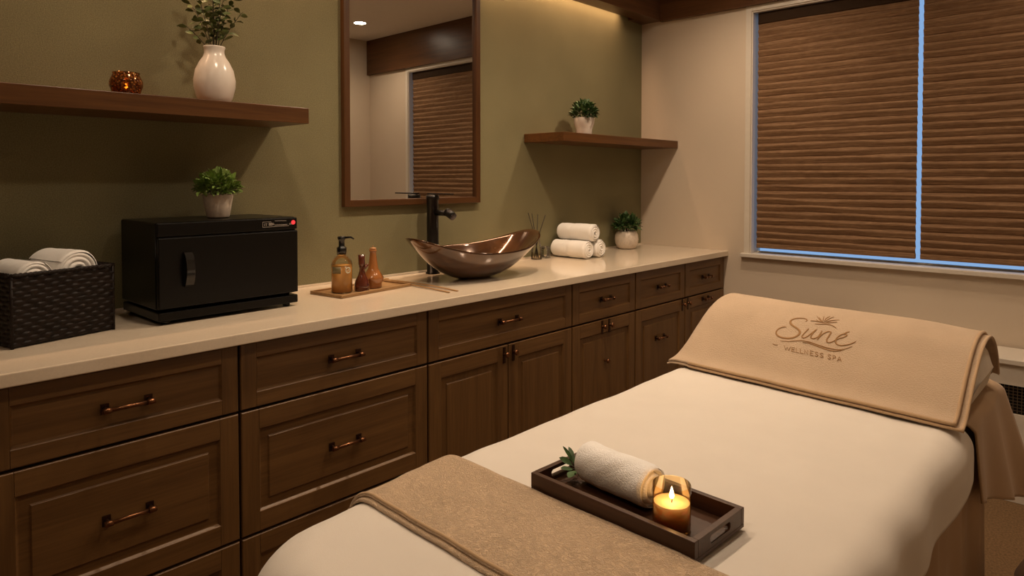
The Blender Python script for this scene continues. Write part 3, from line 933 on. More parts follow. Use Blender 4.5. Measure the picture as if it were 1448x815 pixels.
def st_fn(u, v):
    th = 2 * PI * u; r = 1.0 if v > .5 else 0.66
    a = vd + 0.62 + 0.30 * r * math.cos(th); return (0.0414 * math.cos(a), 0.0414 * math.sin(a), 0.090 + 0.0125 * r * math.sin(th))
st.grid(st_fn, 24, 1)
def st2(u, v):
    s = -.5 + u; a = vd + 0.62 + 0.16 * s * 1.6; return (0.0414 * math.cos(a), 0.0414 * math.sin(a), 0.090 + 0.010 * s + (v - .5) * 0.004)
st.grid(st2, 6, 1)
st.build('oval_sticker', M['tag'], sp, solid=0.0004, offset=1)
pm = MB().lathe([(0.0001, 0.150), (0.0185, 0.150), (0.0190, 0.176), (0.013, 0.180), (0.0115, 0.182), (0.0115, 0.205), (0.014, 0.207), (0.0165, 0.214), (0.0145, 0.220), (0.0001, 0.221)], 24)
pm.tube([(0, 0, 0.214), (0.030, 0.022, 0.217), (0.040, 0.030, 0.210)], [0.0052, 0.0042, 0.003], 10)
pm.build('pump', M['blackgloss'], sp)

bt = empty('oil_bottle', (0.292, 1.542, tz), 'small maroon glass bottle with a curved stopper on the bamboo tray', 'bottle', 'oil bottles on the bamboo tray')
MB().lathe([(0.0001, 0), (0.027, 0), (0.030, 0.004), (0.0305, 0.022), (0.026, 0.042), (0.016, 0.062), (0.0105, 0.080), (0.010, 0.092), (0.013, 0.096), (0.0001, 0.097)], 32).build('bottle_body', M['maroon'], bt)
ss = MB().tube([(0, 0, 0.094), (-0.001, 0, 0.108), (-0.003, 0, 0.126), (-0.003, 0, 0.144)], [0.0125, 0.0135, 0.0130, 0.0140], 16)
ss.tube([(0.004, -0.004, 0.086), (0.014, 0.006, 0.094), (0.020, 0.014, 0.106)], [0.006, 0.007, 0.005], 10)
ss.build('stopper', M['maroon'], bt)
bt = empty('oil_bottle', (0.262, 1.616, tz), 'caramel brown glass bottle with a wide round base and cork on the bamboo tray', 'bottle', 'oil bottles on the bamboo tray')
MB().lathe([(0.0001, 0), (0.033, 0), (0.036, 0.004), (0.0365, 0.018), (0.043, 0.036), (0.0425, 0.044), (0.032, 0.060), (0.021, 0.080), (0.0175, 0.105), (0.0135, 0.138), (0.0130, 0.147), (0.0155, 0.150), (0.0155, 0.156), (0.0001, 0.157)], 40).build('bottle_body', M['caramel'], bt)
MB().lathe([(0.0001, 0.156), (0.0125, 0.156), (0.013, 0.163), (0.0001, 0.166)], 20).tube([(0, 0, 0.164), (0, 0, 0.173)], 0.0015, 6).build('stopper', M['cork'], bt)

tg = empty('bamboo_tongs', (0.10, 1.795, CT + 0.0006), 'thin bamboo tongs lying on the counter between tray and sink', 'tongs', rz=-0.03)
for s in (0, 1):
    m = MB()
    def afn(u, v, s=s):
        x = 0.46 * u
        y = (0.006 + 0.026 * math.sin(u * PI * .62)) * (1 if s else -0.45)
        w = 0.0095 * (1 - .25 * u)
        return (x, y + (v - .5) * w, 0.005 + 0.003 * math.sin(u * PI))
    m.grid(afn, 24, 2)
    m.build('arm', M['bamboo_x'], tg, solid=0.004)
MB().box((-0.012, -0.012, 0.0005), (0.010, 0.014, 0.009)).build('joint', M['bamboo_x'], tg, bevel=0.002)

# ================================================================== SINK AND FAUCET
sk = empty('vessel_sink', (0.318, 2.155, CT + 0.0006), 'boat shaped bronze glass vessel sink on the counter below the mirror', 'sink', rz=-0.03)
AS, BS = 0.372, 0.192
def sink_pt(th, r, off):
    cu, cv = math.cos(th), math.sin(th)            # cu along the wall, cv away from the wall
    e = 0.94
    uu = math.copysign(abs(cu) ** e, cu); vv = math.copysign(abs(cv) ** 1.0, cv)
    zr = 0.128 + 0.074 * abs(cu) ** 2.4 + 0.010 * (1 - abs(cu)) * (1 if cv < 0 else 0)
    a = AS - off; b = BS - off
    # the near tip is drawn out more than the far one
    sh_ = (1.0 + 0.04 * abs(cu) ** 6) if cu < 0 else 1.0
    z = off + (zr - off) * (max(0, r - 0.16) / 0.84) ** 1.75
    return (vv * b * r ** 0.92, uu * a * sh_ * r ** 0.95 - 0.020 * (1 - r), z)
sm = MB()
NT, NR = 96, 26
rows = [(k / NR, 0.0) for k in range(1, NR + 1)] + [(k / NR, 0.010) for k in range(NR, 0, -1)]
vs = []
for r, off in rows:
    for k in range(NT):
        vs.append(sink_pt(2 * PI * k / NT, r, off))
fs = []
for i in range(len(rows) - 1):
    for k in range(NT):
        k2 = (k + 1) % NT
        fs.append((i * NT + k, i * NT + k2, (i + 1) * NT + k2, (i + 1) * NT + k))
sm.add(vs, [tuple(reversed(f_)) for f_ in fs], 0, True)
sm.add([sink_pt(2 * PI * k / NT, 1 / NR, 0.0) for k in range(NT)], [tuple(range(NT))])
sm.add([sink_pt(2 * PI * k / NT, 1 / NR, 0.010) for k in range(NT)], [tuple(reversed(range(NT)))])
sm.build('basin', M['sink'], sk, bevel=0)
MB().lathe([(0.0001, 0.0115), (0.026, 0.0115), (0.028, 0.014), (0.020, 0.018), (0.0001, 0.019)], 24).build('drain', M['bronze'], sk)

fc = empty('faucet', (0.082, 2.085, CT + 0.0006), 'tall black single lever faucet behind the bronze sink', 'faucet')
MB().lathe([(0.0001, 0), (0.034, 0), (0.034, 0.006), (0.0285, 0.008), (0.0285, 0.352), (0.031, 0.354), (0.031, 0.376), (0.0001, 0.378)], 36).build('column', M['blackmetal'], fc)
MB().tube([(0.024, 0, 0.292), (0.110, 0.002, 0.292)], [0.0135, 0.0135], 18).tube([(0.100, 0.002, 0.300), (0.118, 0.002, 0.292), (0.146, 0.002, 0.276)], [0.017, 0.021, 0.018], 20).build('spout', M['blackmetal'], fc)
MB().box((-0.030, -0.011, 0.379), (0.140, 0.011, 0.385)).box((-0.012, -0.012, 0.3775), (0.012, 0.012, 0.380)).build('lever', M['blackmetal'], fc, bevel=0.002)

# ------------------------------------------------------------------ diffuser
df = empty('reed_diffuser', (0.062, 2.862, CT + 0.0006), 'clear glass reed diffuser with dark sticks on the counter beyond the sink', 'diffuser')
MB().lathe([(0.0001, 0), (0.031, 0), (0.032, 0.003), (0.029, 0.050), (0.022, 0.100), (0.016, 0.122), (0.0155, 0.136), (0.0185, 0.141)], 32, cap=False).build('bottle', M['glass'], df)
MB().lathe([(0.0001, 0.003), (0.0295, 0.003), (0.0290, 0.030), (0.0001, 0.030)], 28).build('oil', M['oil'], df)
for k, (dx, dy) in enumerate([(-0.036, -0.030), (-0.018, -0.020), (0.008, 0.002), (0.040, 0.030), (0.034, 0.036)]):
    if k == 4: continue
    MB().tube([(-dx * .25, -dy * .25, 0.008), (dx * .25, dy * .25, 0.135), (dx, dy, 0.262 - 0.004 * k)], 0.0021, 7).build('reed', M['reed'], df)
gv = empty('glass_votive', (0.060, 2.942, CT + 0.0006), 'small clear glass tumbler standing beside the reed diffuser', 'glass')
MB().box((-0.022, -0.022, 0), (0.022, 0.022, 0.006)).build('glass_base', M['glass'], gv, bevel=0.001)
def sq(u, v):
    a = 2 * PI * u; c_, s_ = math.cos(a), math.sin(a); k = 0.022 / max(abs(c_), abs(s_)); k = min(k, 0.026)
    return (k * c_, k * s_, 0.006 + 0.060 * v)
MB().grid(sq, 32, 4, closed_u=True).build('glass_wall', M['glass'], gv, solid=0.002)

# ================================================================== BED
XL, XRt, YF, YH, ZT = 1.408, 2.254, 0.470, 2.52, 0.742
RC = 0.20
def RE(Y): return 0.062 + 0.034 * (1 - sstep(0.62, 1.0, Y))
mt = empty('massage_table', ((XL + XRt) / 2, (YF + YH) / 2, ZF + 0.0005), 'padded massage table hidden under sheet and tan skirt', 'bed')
hw, hl = (XRt - XL) / 2 - 0.04, (YH - YF) / 2 - 0.055
def cush(u, v):
    a = 2 * PI * u; c_, s_ = math.cos(a), math.sin(a); rr = 0.19
    r_ = (0.0001, 0.98, 1.0, 1.0, 0.93, 0.0001)[int(round(v * 5))]
    z = (ZT - 0.12, ZT - 0.12, ZT - 0.11, ZT - 0.050, ZT - 0.020, ZT - 0.016)[int(round(v * 5))] - ZF
    return ((math.copysign(hw - rr, c_) + rr * c_) * r_, (math.copysign(hl - rr, s_) + rr * s_) * r_, z)
MB().grid(cush, 48, 5, closed_u=True).build('cushion', M['padding'], mt)
for sx in (-1, 1):
    for sy in (-1, 1):
        MB().box((sx * (hw - .09) - .025, sy * (hl - .12) - .025, 0), (sx * (hw - .09) + .025, sy * (hl - .12) + .025, ZT - 0.121 - ZF)).build('leg', M['cab_z'], mt)

def drape_pt(X, Y, z, rc, re, bx=(XL, XRt, YF, YH), flare=0.0):
    """fold a flat cloth point over the rounded-rectangle edge of the table"""
    x0, x1, y0, y1 = bx
    cx = min(max(X, x0 + rc), x1 - rc); cy = min(max(Y, y0 + rc), y1 - rc)
    dx, dy = X - cx, Y - cy
    d = math.hypot(dx, dy)
    inner = rc - re                     # bending starts here
    if d <= inner or d < 1e-9:
        return Vector((X, Y, z)), 0.0
    nx, ny = dx / d, dy / d
    s = d - inner
    if s < re * PI / 2:
        a = s / re
        h = re * math.sin(a); dz = re * (1 - math.cos(a))
    else:
        h = re + flare * (s - re * PI / 2); dz = re + (s - re * PI / 2)
    return Vector((cx + nx * (inner + h), cy + ny * (inner + h), z - dz)), s

# tan skirt round the table, with folds
def skirt_fn(u, v):
    # perimeter walk: left side head -> foot -> right side -> head
    x0, x1, y0, y1 = XL + 0.055, XRt - 0.034, YF + 0.075, 2.42
    rc = 0.20
    segs = [(y1 - y0 - rc), rc * PI / 2, (x1 - x0 - 2 * rc), rc * PI / 2, (y1 - y0 - rc)]
    tot = sum(segs); s = u * tot
    if s < segs[0]:
        p = (x0, y1 - s); n_ = (-1, 0)
    elif s < segs[0] + segs[1]:
        a = (s - segs[0]) / rc; p = (x0 + rc - rc * math.cos(a), y0 + rc - rc * math.sin(a)); n_ = (-math.cos(a), -math.sin(a))
    elif s < sum(segs[:3]):
        q = s - sum(segs[:2]); p = (x0 + rc + q, y0); n_ = (0, -1)
    elif s < sum(segs[:4]):
        a = (s - sum(segs[:3])) / rc; p = (x1 - rc + rc * math.sin(a), y0 + rc - rc * math.cos(a)); n_ = (math.sin(a), -math.cos(a))
    else:
        q = s - sum(segs[:4]); p = (x1, y0 + rc + q); n_ = (1, 0)
    zz = ZT - 0.010 - (ZT - 0.010 - (ZF + 0.012)) * v
    A = 0.002 + 0.016 * v
    off = A * (math.sin(s * 26 + 1.3 * math.sin(s * 7)) + .5 * math.sin(s * 47 + v)) + 0.004 + 0.012 * v
    return (p[0] + n_[0] * off, p[1] + n_[1] * off, zz)
sk_ = MB().grid(skirt_fn, 420, 14).build('table_skirt', M['skirt'], solid=0.003)
tag(sk_, 'tan cloth skirt hanging in folds to the floor below the white sheet', 'table skirt')

# cream sheet
ZS = ZT + 0.004
def sheet_fn(u, v):
    # unfolded cloth: 0.42 over the left side, about 0.09 over the right, 0.42 over the foot, ends under the logo towel
    X = XL - 0.42 + (XRt + 0.125 - XL + 0.42) * u
    Y0 = YF - 0.42
    Y = Y0 + (2.030 - Y0) * v
    hem = XRt + 0.115 + 0.004 * math.sin(Y * 3.1)
    if u > 0.90:
        X = X + (hem - (XRt + 0.125)) * (u - .90) / .10
    P, s = drape_pt(X, Y, ZS, RC, RE(Y))
    w_ = 0.0014 * wob(X * 1.3, Y * 1.2, 1.2, 0.4) + 0.0010 * wob(X * 4.1, Y * 2.3, 1.4, 2.0)
    if s > 0:
        k = min(1, s / 0.12)
        out = Vector((P.x - (XL + XRt) / 2, 0, 0)); 
        if out.length > 0: out.normalize()
        P = P + out * (0.006 * k * (1 + math.sin(Y * 21 + 2 * math.sin(Y * 5)))) * (1 - sstep(.60, .68, Y) * (1 - sstep(1.02, 1.10, Y)))
        if P.y < YF + 0.15:
            P.y -= 0.006 * k * (1 + math.sin(X * 19))
    P.z += w_ + 0.0014
    return P
so = MB().grid(sheet_fn, 170, 220).build('bed_sheet', M['sheet'], solid=0.0025, offset=-1)
tag(so, 'smooth cream sheet spread over the massage table', 'sheet')

# tan throw across the foot
def throw_fn(dz, inset, y0, y1, xl, xr):
    def fn(u, v):
        X = xl + (xr - xl) * u; Y = y0 + (y1 - y0) * v + 0.012 - 0.024 * (X - 1.4) / 0.85
        P, s = drape_pt(X, Y, ZS + dz, RC, RE(Y) + dz, bx=(XL - dz, XRt + dz, YF, YH))
        w_ = 0.0014 * wob(X * 1.3, Y * 1.2, 1.2, 0.4) + 0.0010 * wob(X * 4.1, Y * 2.3, 1.4, 2.0)
        e = min(v, 1 - v) * (y1 - y0)
        P.z += w_ + 0.002 + 0.0016 * wob(X * 3, Y * 6, 1.1, 5.0) - 0.002 * max(0, 1 - e / 0.012) ** 2
        if s > 0: P.x += (-.004 if X < 1.8 else .004) * min(1, s / .1)
        return P
    return fn
th_ = empty('folded_throw', (0, 0, 0), 'tan terry throw folded across the foot of the bed beside the tray', 'throw')
MB().grid(throw_fn(0.0130, 0, 0.740, 0.983, 1.27, 2.36), 150, 40).build('top_layer', M['throw'], th_, solid=0.005, offset=-1)
MB().grid(throw_fn(0.0070, 0, 0.730, 0.981, 1.26, 2.37), 150, 40).build('under_layer', M['throw'], th_, solid=0.004, offset=-1)
# stitched hem roll along the near edge
def hem_pts(dz, Y, xl, xr, n):
    f_ = throw_fn(dz, 0, 0.740, 0.983, xl, xr)
    return [f_(k / n, (Y - 0.740) / (0.983 - 0.740)) for k in range(n + 1)]
MB().tube([p + Vector((0, 0, -0.0005)) for p in hem_pts(0.0130, 0.745, 1.27, 2.36, 120)], 0.0035, 8).build('hem', M['hem'], th_)

# ------------------------------------------------------------------ bolster, logo towel
PROF = [(1.985, 0.760), (2.030, 0.776), (2.085, 0.820), (2.145, 0.870), (2.215, 0.915), (2.300, 0.940), (2.380, 0.938), (2.450, 0.908), (2.500, 0.860), (2.530, 0.800)]
def catmull(P, t):
    n = len(P) - 1
    q = t * n; i = min(n - 1, int(q)); f_ = q - i
    p0 = P[max(0, i - 1)]; p1 = P[i]; p2 = P[i + 1]; p3 = P[min(n, i + 2)]
    return tuple(0.5 * ((2 * b) + (-a + c) * f_ + (2 * a - 5 * b + 4 * c - d) * f_ * f_ + (-a + 3 * b - 3 * c + d) * f_ ** 3) for a, b, c, d in zip(p0, p1, p2, p3))
TXL, TXR = 1.400, 2.232
def towel_pt(x, t, dz=0.0):
    """point on the draped towel; x across the bed, t from front hem (0) over the ridge to the back (1)"""
    y, z = catmull(PROF, t)
    k = (x - TXL) / (TXR - TXL)
    y += 0.020 - 0.065 * k
    z -= 0.006 * math.sin(PI * max(0, min(1, k))) * sstep(.2, .5, t) + 0.016 * sstep(.74, 1.05, k) * sstep(.15, .5, t)
    e = x - TXL
    if e < 0.060:                      # falls over the left end of the bolster
        s = 1 - max(-0.3, e) / 0.060
        z = 0.752 + (z - 0.752) * math.sqrt(max(0, 1 - min(1, s) ** 2.4)) if s < 1 else 0.752
    return Vector((x, y, z + dz))
def cover_fn(x0, x1, t0, dz):
    def fn(u, v):
        x = x0 + (x1 - x0) * (u ** 1.0)
        if u < .12:
            q = u / .12; x = x0 + (x1 - x0) * .12 * q * q * (1.5 - .5 * q)
        t = t0 + (1 - t0) * v
        p = towel_pt(x, t, dz)
        p.z += 0.0010 * wob(x * 3, p.y * 3, 1.0, 1.0)
        e = min(v * 0.75, (1 - u) * 0.83)
        p.z -= 0.003 * max(0, 1 - e / 0.012) ** 2
        return p
    return fn
tw = empty('logo_towel', (0, 0, 0), 'tan velour towel with embossed spa logo folded over the bolster', 'towel')
MB().grid(cover_fn(TXL, TXR, 0.0, 0.010), 150, 70).build('top_layer', M['logo_towel'], tw, solid=0.007, offset=-1)
MB().grid(cover_fn(TXL - 0.004, TXR + 0.018, -0.020, 0.001), 120, 70).build('under_layer', M['logo_towel'], tw, solid=0.006, offset=-1)
def edge_tube(name, x1, t0, dz, r):
    m = MB()
    n = 60
    f_ = cover_fn(TXL, x1, t0, dz)
    m.tube([f_(k / n, 0.004) + Vector((0, 0, -0.001)) for k in range(6, n + 1)], r, 8)
    m.tube([f_(0.996, k / n) + Vector((0, 0, -0.001)) for k in range(n + 1)], r, 8)
    m.build(name, M['hem'], tw)
edge_tube('hem', TXR, 0.0, 0.010, 0.0050)
edge_tube('hem', TXR + 0.018, -0.020, 0.001, 0.0040)

pl = empty('bolster', (0, 0, 0), 'pale bolster pillow under the tan logo towel', 'pillow')
def pil_fn(u, v):
    # closed section; u round the section, v along x
    x = 1.445 + (2.252 - 1.445) * v
    e = min(v, 1 - v) * (2.252 - 1.445)
    k = math.sqrt(max(0.0, 1 - max(0, 1 - e / 0.05) ** 2)) * 0.998 + 0.002
    kk = (x - TXL) / (TXR - TXL)
    if u < .62:
        y, z = catmull(PROF, 0.16 + 0.84 * u / .62); z -= 0.014; z -= 0.006 * math.sin(PI * kk) + 0.016 * sstep(.74, 1.05, kk)
        y += 0.020 - 0.065 * kk
    else:
        s = (u - .62) / .38
        ya, za = catmull(PROF, 1.0); yb, zb = catmull(PROF, 0.16)
        y = ya + (yb - ya) * s + 0.020 - 0.065 * kk; z = 0.757 + (za - 0.757) * max(0, 1 - s * 6) + (zb - .012 - .757) * max(0, 1 - (1 - s) * 6)
    yc, zc = 2.31 - .065 * kk, 0.84
    y = yc + (y - yc) * 0.93
    return (x, yc + (y - yc) * (0.55 + 0.45 * k), zc + (z - zc) * k + (1 - k) * -0.01)
MB().grid(pil_fn, 80, 50, closed_u=True).build('pillow_body', M['pillow'], pl)

# tan blanket falling over the right side at the head end, flaring out
def hb_fn(u, v):
    y = 2.050 + 0.490 * u
    L = (0.28 + 0.150 * u) * v
    xe = XRt - 0.10
    if L + 0.0 < 0.10:
        x = xe + L; z = 0.7525 - 0.006 * (L / .1) ** 2
        x = xe + 0.095 * math.sin(min(1, L / .1) * 1.2) / math.sin(1.2); z = 0.7525 - 0.03 * (L / .1) ** 2.5
    else:
        q = (L - .10)
        x = xe + 0.095 + q * (0.06 + 0.22 * u ** 1.5) ; z = 0.7225 - q * 0.98
    x += 0.010 * v * math.sin(u * 12 + 1) - 0.012 * sstep(.55, .75, u) * (1 - sstep(.8, 1, u)) * v
    return Vector((x + 0.006, y + 0.03 * v * u, z))
hb = MB().grid(hb_fn, 40, 40).build('tan_blanket', M['skirt'], solid=0.004, offset=1)
tag(hb, 'tan blanket hanging over the bed side below the bolster, near the radiator', 'blanket')

# ------------------------------------------------------------------ pouf at the right edge
pf = MB().lathe([(0.0001, 0.0), (0.190, 0.0), (0.206, 0.02), (0.212, 0.12), (0.212, 0.30), (0.206, 0.375), (0.186, 0.418), (0.14, 0.440), (0.07, 0.450), (0.0001, 0.452)], 56)
pf = pf.build('pouf', M['pouf'], loc=(2.520, 2.310, ZF + 0.0005))
tag(pf, 'round brown fabric pouf on the floor beside the bed at the right edge', 'pouf')

# ================================================================== SERVING TRAY ON THE BED
ZB = ZS + 0.0060
TRA = -0.04
bt_ = empty('serving_tray', (1.866, 1.068, ZB), 'dark wooden tray with cut-out handles holding towel and candle on the bed', 'tray', rz=TRA)
tx, ty, tb, tk, thh = 0.182, 0.084, 0.007, 0.011, 0.036
MB().box((-tx, -ty, 0), (tx, ty, tb)).build('tray_base', M['traywood'], bt_, bevel=0.001)
sm_ = MB().box((-tx, -ty, tb + .0002), (tx, -ty + tk, thh)).box((-tx, ty - tk, tb + .0002), (tx, ty, thh))
for s in (-1, 1):
    xa, xb = (-tx, -tx + tk) if s < 0 else (tx - tk, tx)
    yi = ty - tk - .0002
    O_ = [(-yi, tb + .0002), (yi, tb + .0002), (yi, thh), (-yi, thh)]
    I_ = [(-0.034 + 0.006 * 0, 0.0145), (0.034, 0.0145), (0.034, 0.0285), (-0.034, 0.0285)]
    I_ = [(-0.034, 0.018), (-0.030, 0.0145), (0.030, 0.0145), (0.034, 0.018), (0.034, 0.025), (0.030, 0.0285), (-0.030, 0.0285), (-0.034, 0.025)]
    O_ = [(-yi, 0.018), (-yi, tb + .0002), (yi, tb + .0002), (yi, 0.018), (yi, 0.025), (yi, thh), (-yi, thh), (-yi, 0.025)]
    vv = [(x_, a, b) for x_ in (xa, xb) for P_ in (O_, I_) for a, b in P_]
    ff = []
    for k in range(8):
        k2 = (k + 1) % 8
        ff += [(k, 8 + k, 8 + k2, k2), (16 + k, 16 + k2, 24 + k2, 24 + k), (k, k2, 16 + k2, 16 + k), (8 + k, 24 + k, 24 + k2, 8 + k2)]
    sm_.add(vv, ff)
sm_.build('tray_sides', M['traywood'], bt_, bevel=0.001)
towel('rolled_towel', (1.742, 1.092, ZB + tb + 0.0425), 0.166, 0.0375, 'rolled white towel on the dark tray beside the lit candle', rz=-0.10, mat='tray_terry', spin=0.5, p=0.0125)
cd = empty('jar_candle', (1.9665, 1.040, ZB + tb + 0.0005), 'lit candle in an amber glass jar on the dark tray', 'candle')
MB().lathe([(0.0001, 0), (0.0310, 0), (0.0328, 0.003), (0.0330, 0.0780), (0.0322, 0.0800)], 48, cap=False).build('candle_jar', M['amberglass'], cd)
MB().lathe([(0.0001, 0.0065), (0.0308, 0.0065), (0.0310, 0.048), (0.0300, 0.0475), (0.018, 0.0460), (0.0001, 0.0455)], 40).build('wax', M['wax'], cd)
MB().tube([(0, 0, 0.045), (0.0005, 0, 0.053)], 0.0009, 6).build('wick', M['wick'], cd)
flame_part(cd, (0, 0, 0.0515), 0.023, CANDLE_WATTS, 0.006)
lf = empty('leaf_sprig', (1.717, 1.092, ZB + tb + 0.010), 'sprig of green leaves on the dark tray behind the rolled towel', 'leaves')
ml = MB(); ms = MB()
rnd = random.Random(4)
for a, el, ln, w_ in [(-1.2, .10, .042, .014), (-0.8, .22, .038, .013), (-1.7, .3, .034, .010), (1.4, .9, .045, .011), (2.0, .7, .040, .010), (0.4, 1.1, .042, .011), (-2.4, .72, .034, .011), (2.7, .85, .042, .008), (3.3, 1.0, .046, .006), (1.0, .6, .035, .012)]:
    d = Vector((math.cos(a) * math.cos(el), math.sin(a) * math.cos(el), math.sin(el)))
    b0 = Vector((0, 0, 0.004)); b1_ = b0 + d * 0.012
    ms.tube([b0, b1_], 0.0009, 5)
    leaf_quad(ml, b1_, d, Vector((.3, -.5, 1)), ln * 1.05, w_ * 1.3, 0, .12, .2 if el > .4 else 0.0)
ms.build('stems', M['stem'], lf); ml.build('leaves', M['leafdark'], lf)

# ================================================================== RADIATOR COVER
rc_ = empty('radiator_cover', (0, D, ZF), 'cream radiator cover with dark grilles below the window', 'radiator cover')
RX0, RX1, RF = 1.45, XR - 0.002, -0.272
def z_(z): return z - ZF
MB().box((RX0 - .01, RF - 0.018, z_(0.530)), (RX1, -0.016, z_(0.556))).build('top_ledge', M['trim'], rc_, bevel=0.004)
pn = MB()
for a, b in ((0.435, 0.5298), (0.125, 0.305), (-0.098, -0.000)):
    pn.box((RX0, RF, z_(a)), (RX1, RF + 0.016, z_(b)))
for x in (RX0, RX1 - 0.05):
    pn.box((x, RF, z_(0.305)), (x + 0.05, RF + 0.016, z_(0.435))).box((x, RF, z_(0.0)), (x + 0.05, RF + 0.016, z_(0.125)))
pn.box((RX0, RF + 0.016, z_(-0.098)), (RX0 + 0.016, -0.016, z_(0.5298)))
pn.build('front_panel', M['trim'], rc_)
for za, zb in ((0.3052, 0.4348), (0.0002, 0.1248)):
    g = MB()
    n = int((RX1 - RX0 - .1) / 0.016)
    for k in range(n + 1):
        x = RX0 + .05 + k * 0.016
        g.box((x - .0013, RF + 0.006, z_(za)), (x + .0013, RF + 0.009, z_(zb)))
    nr = 9
    for k in range(nr + 1):
        z = z_(za) + (zb - za) * k / nr
        g.box((RX0 + .05, RF + 0.0095, z - .0013), (RX1 - .05, RF + 0.012, z + .0013))
    g.build('grille', M['grillmetal'], rc_)
MB().box((RX0 + .017, RF + 0.05, z_(-0.09)), (RX1 - .002, RF + 0.055, z_(0.52))).build('shade_backing', M['dark'], rc_)  # near-black sheet stands in for the shade behind the grilles

# ================================================================== LIGHTS IN THE CEILING
def downlight(x, y, w, cone, where):
    t = empty('recessed_light', (x, y, ZC), 'round recessed ceiling light ' + where, 'ceiling light', 'recessed lights in the ceiling')
    MB().lathe([(0.053, -0.0005), (0.069, -0.0005), (0.069, -0.004), (0.065, -0.006), (0.053, -0.003)], 36, cap=False).build('trim_ring', M['trim'], t)
    MB().lathe([(0.0001, -0.0010), (0.052, -0.0010), (0.052, -0.0025), (0.0001, -0.0025)], 28).build('lens', M['lamp'], t)
    light('bulb', 'SPOT', (0, 0, -0.012), w, t, spot_size=math.radians(cone), spot_blend=0.9, shadow_soft_size=0.07)
for a in DOWNLIGHTS:
    downlight(*a)

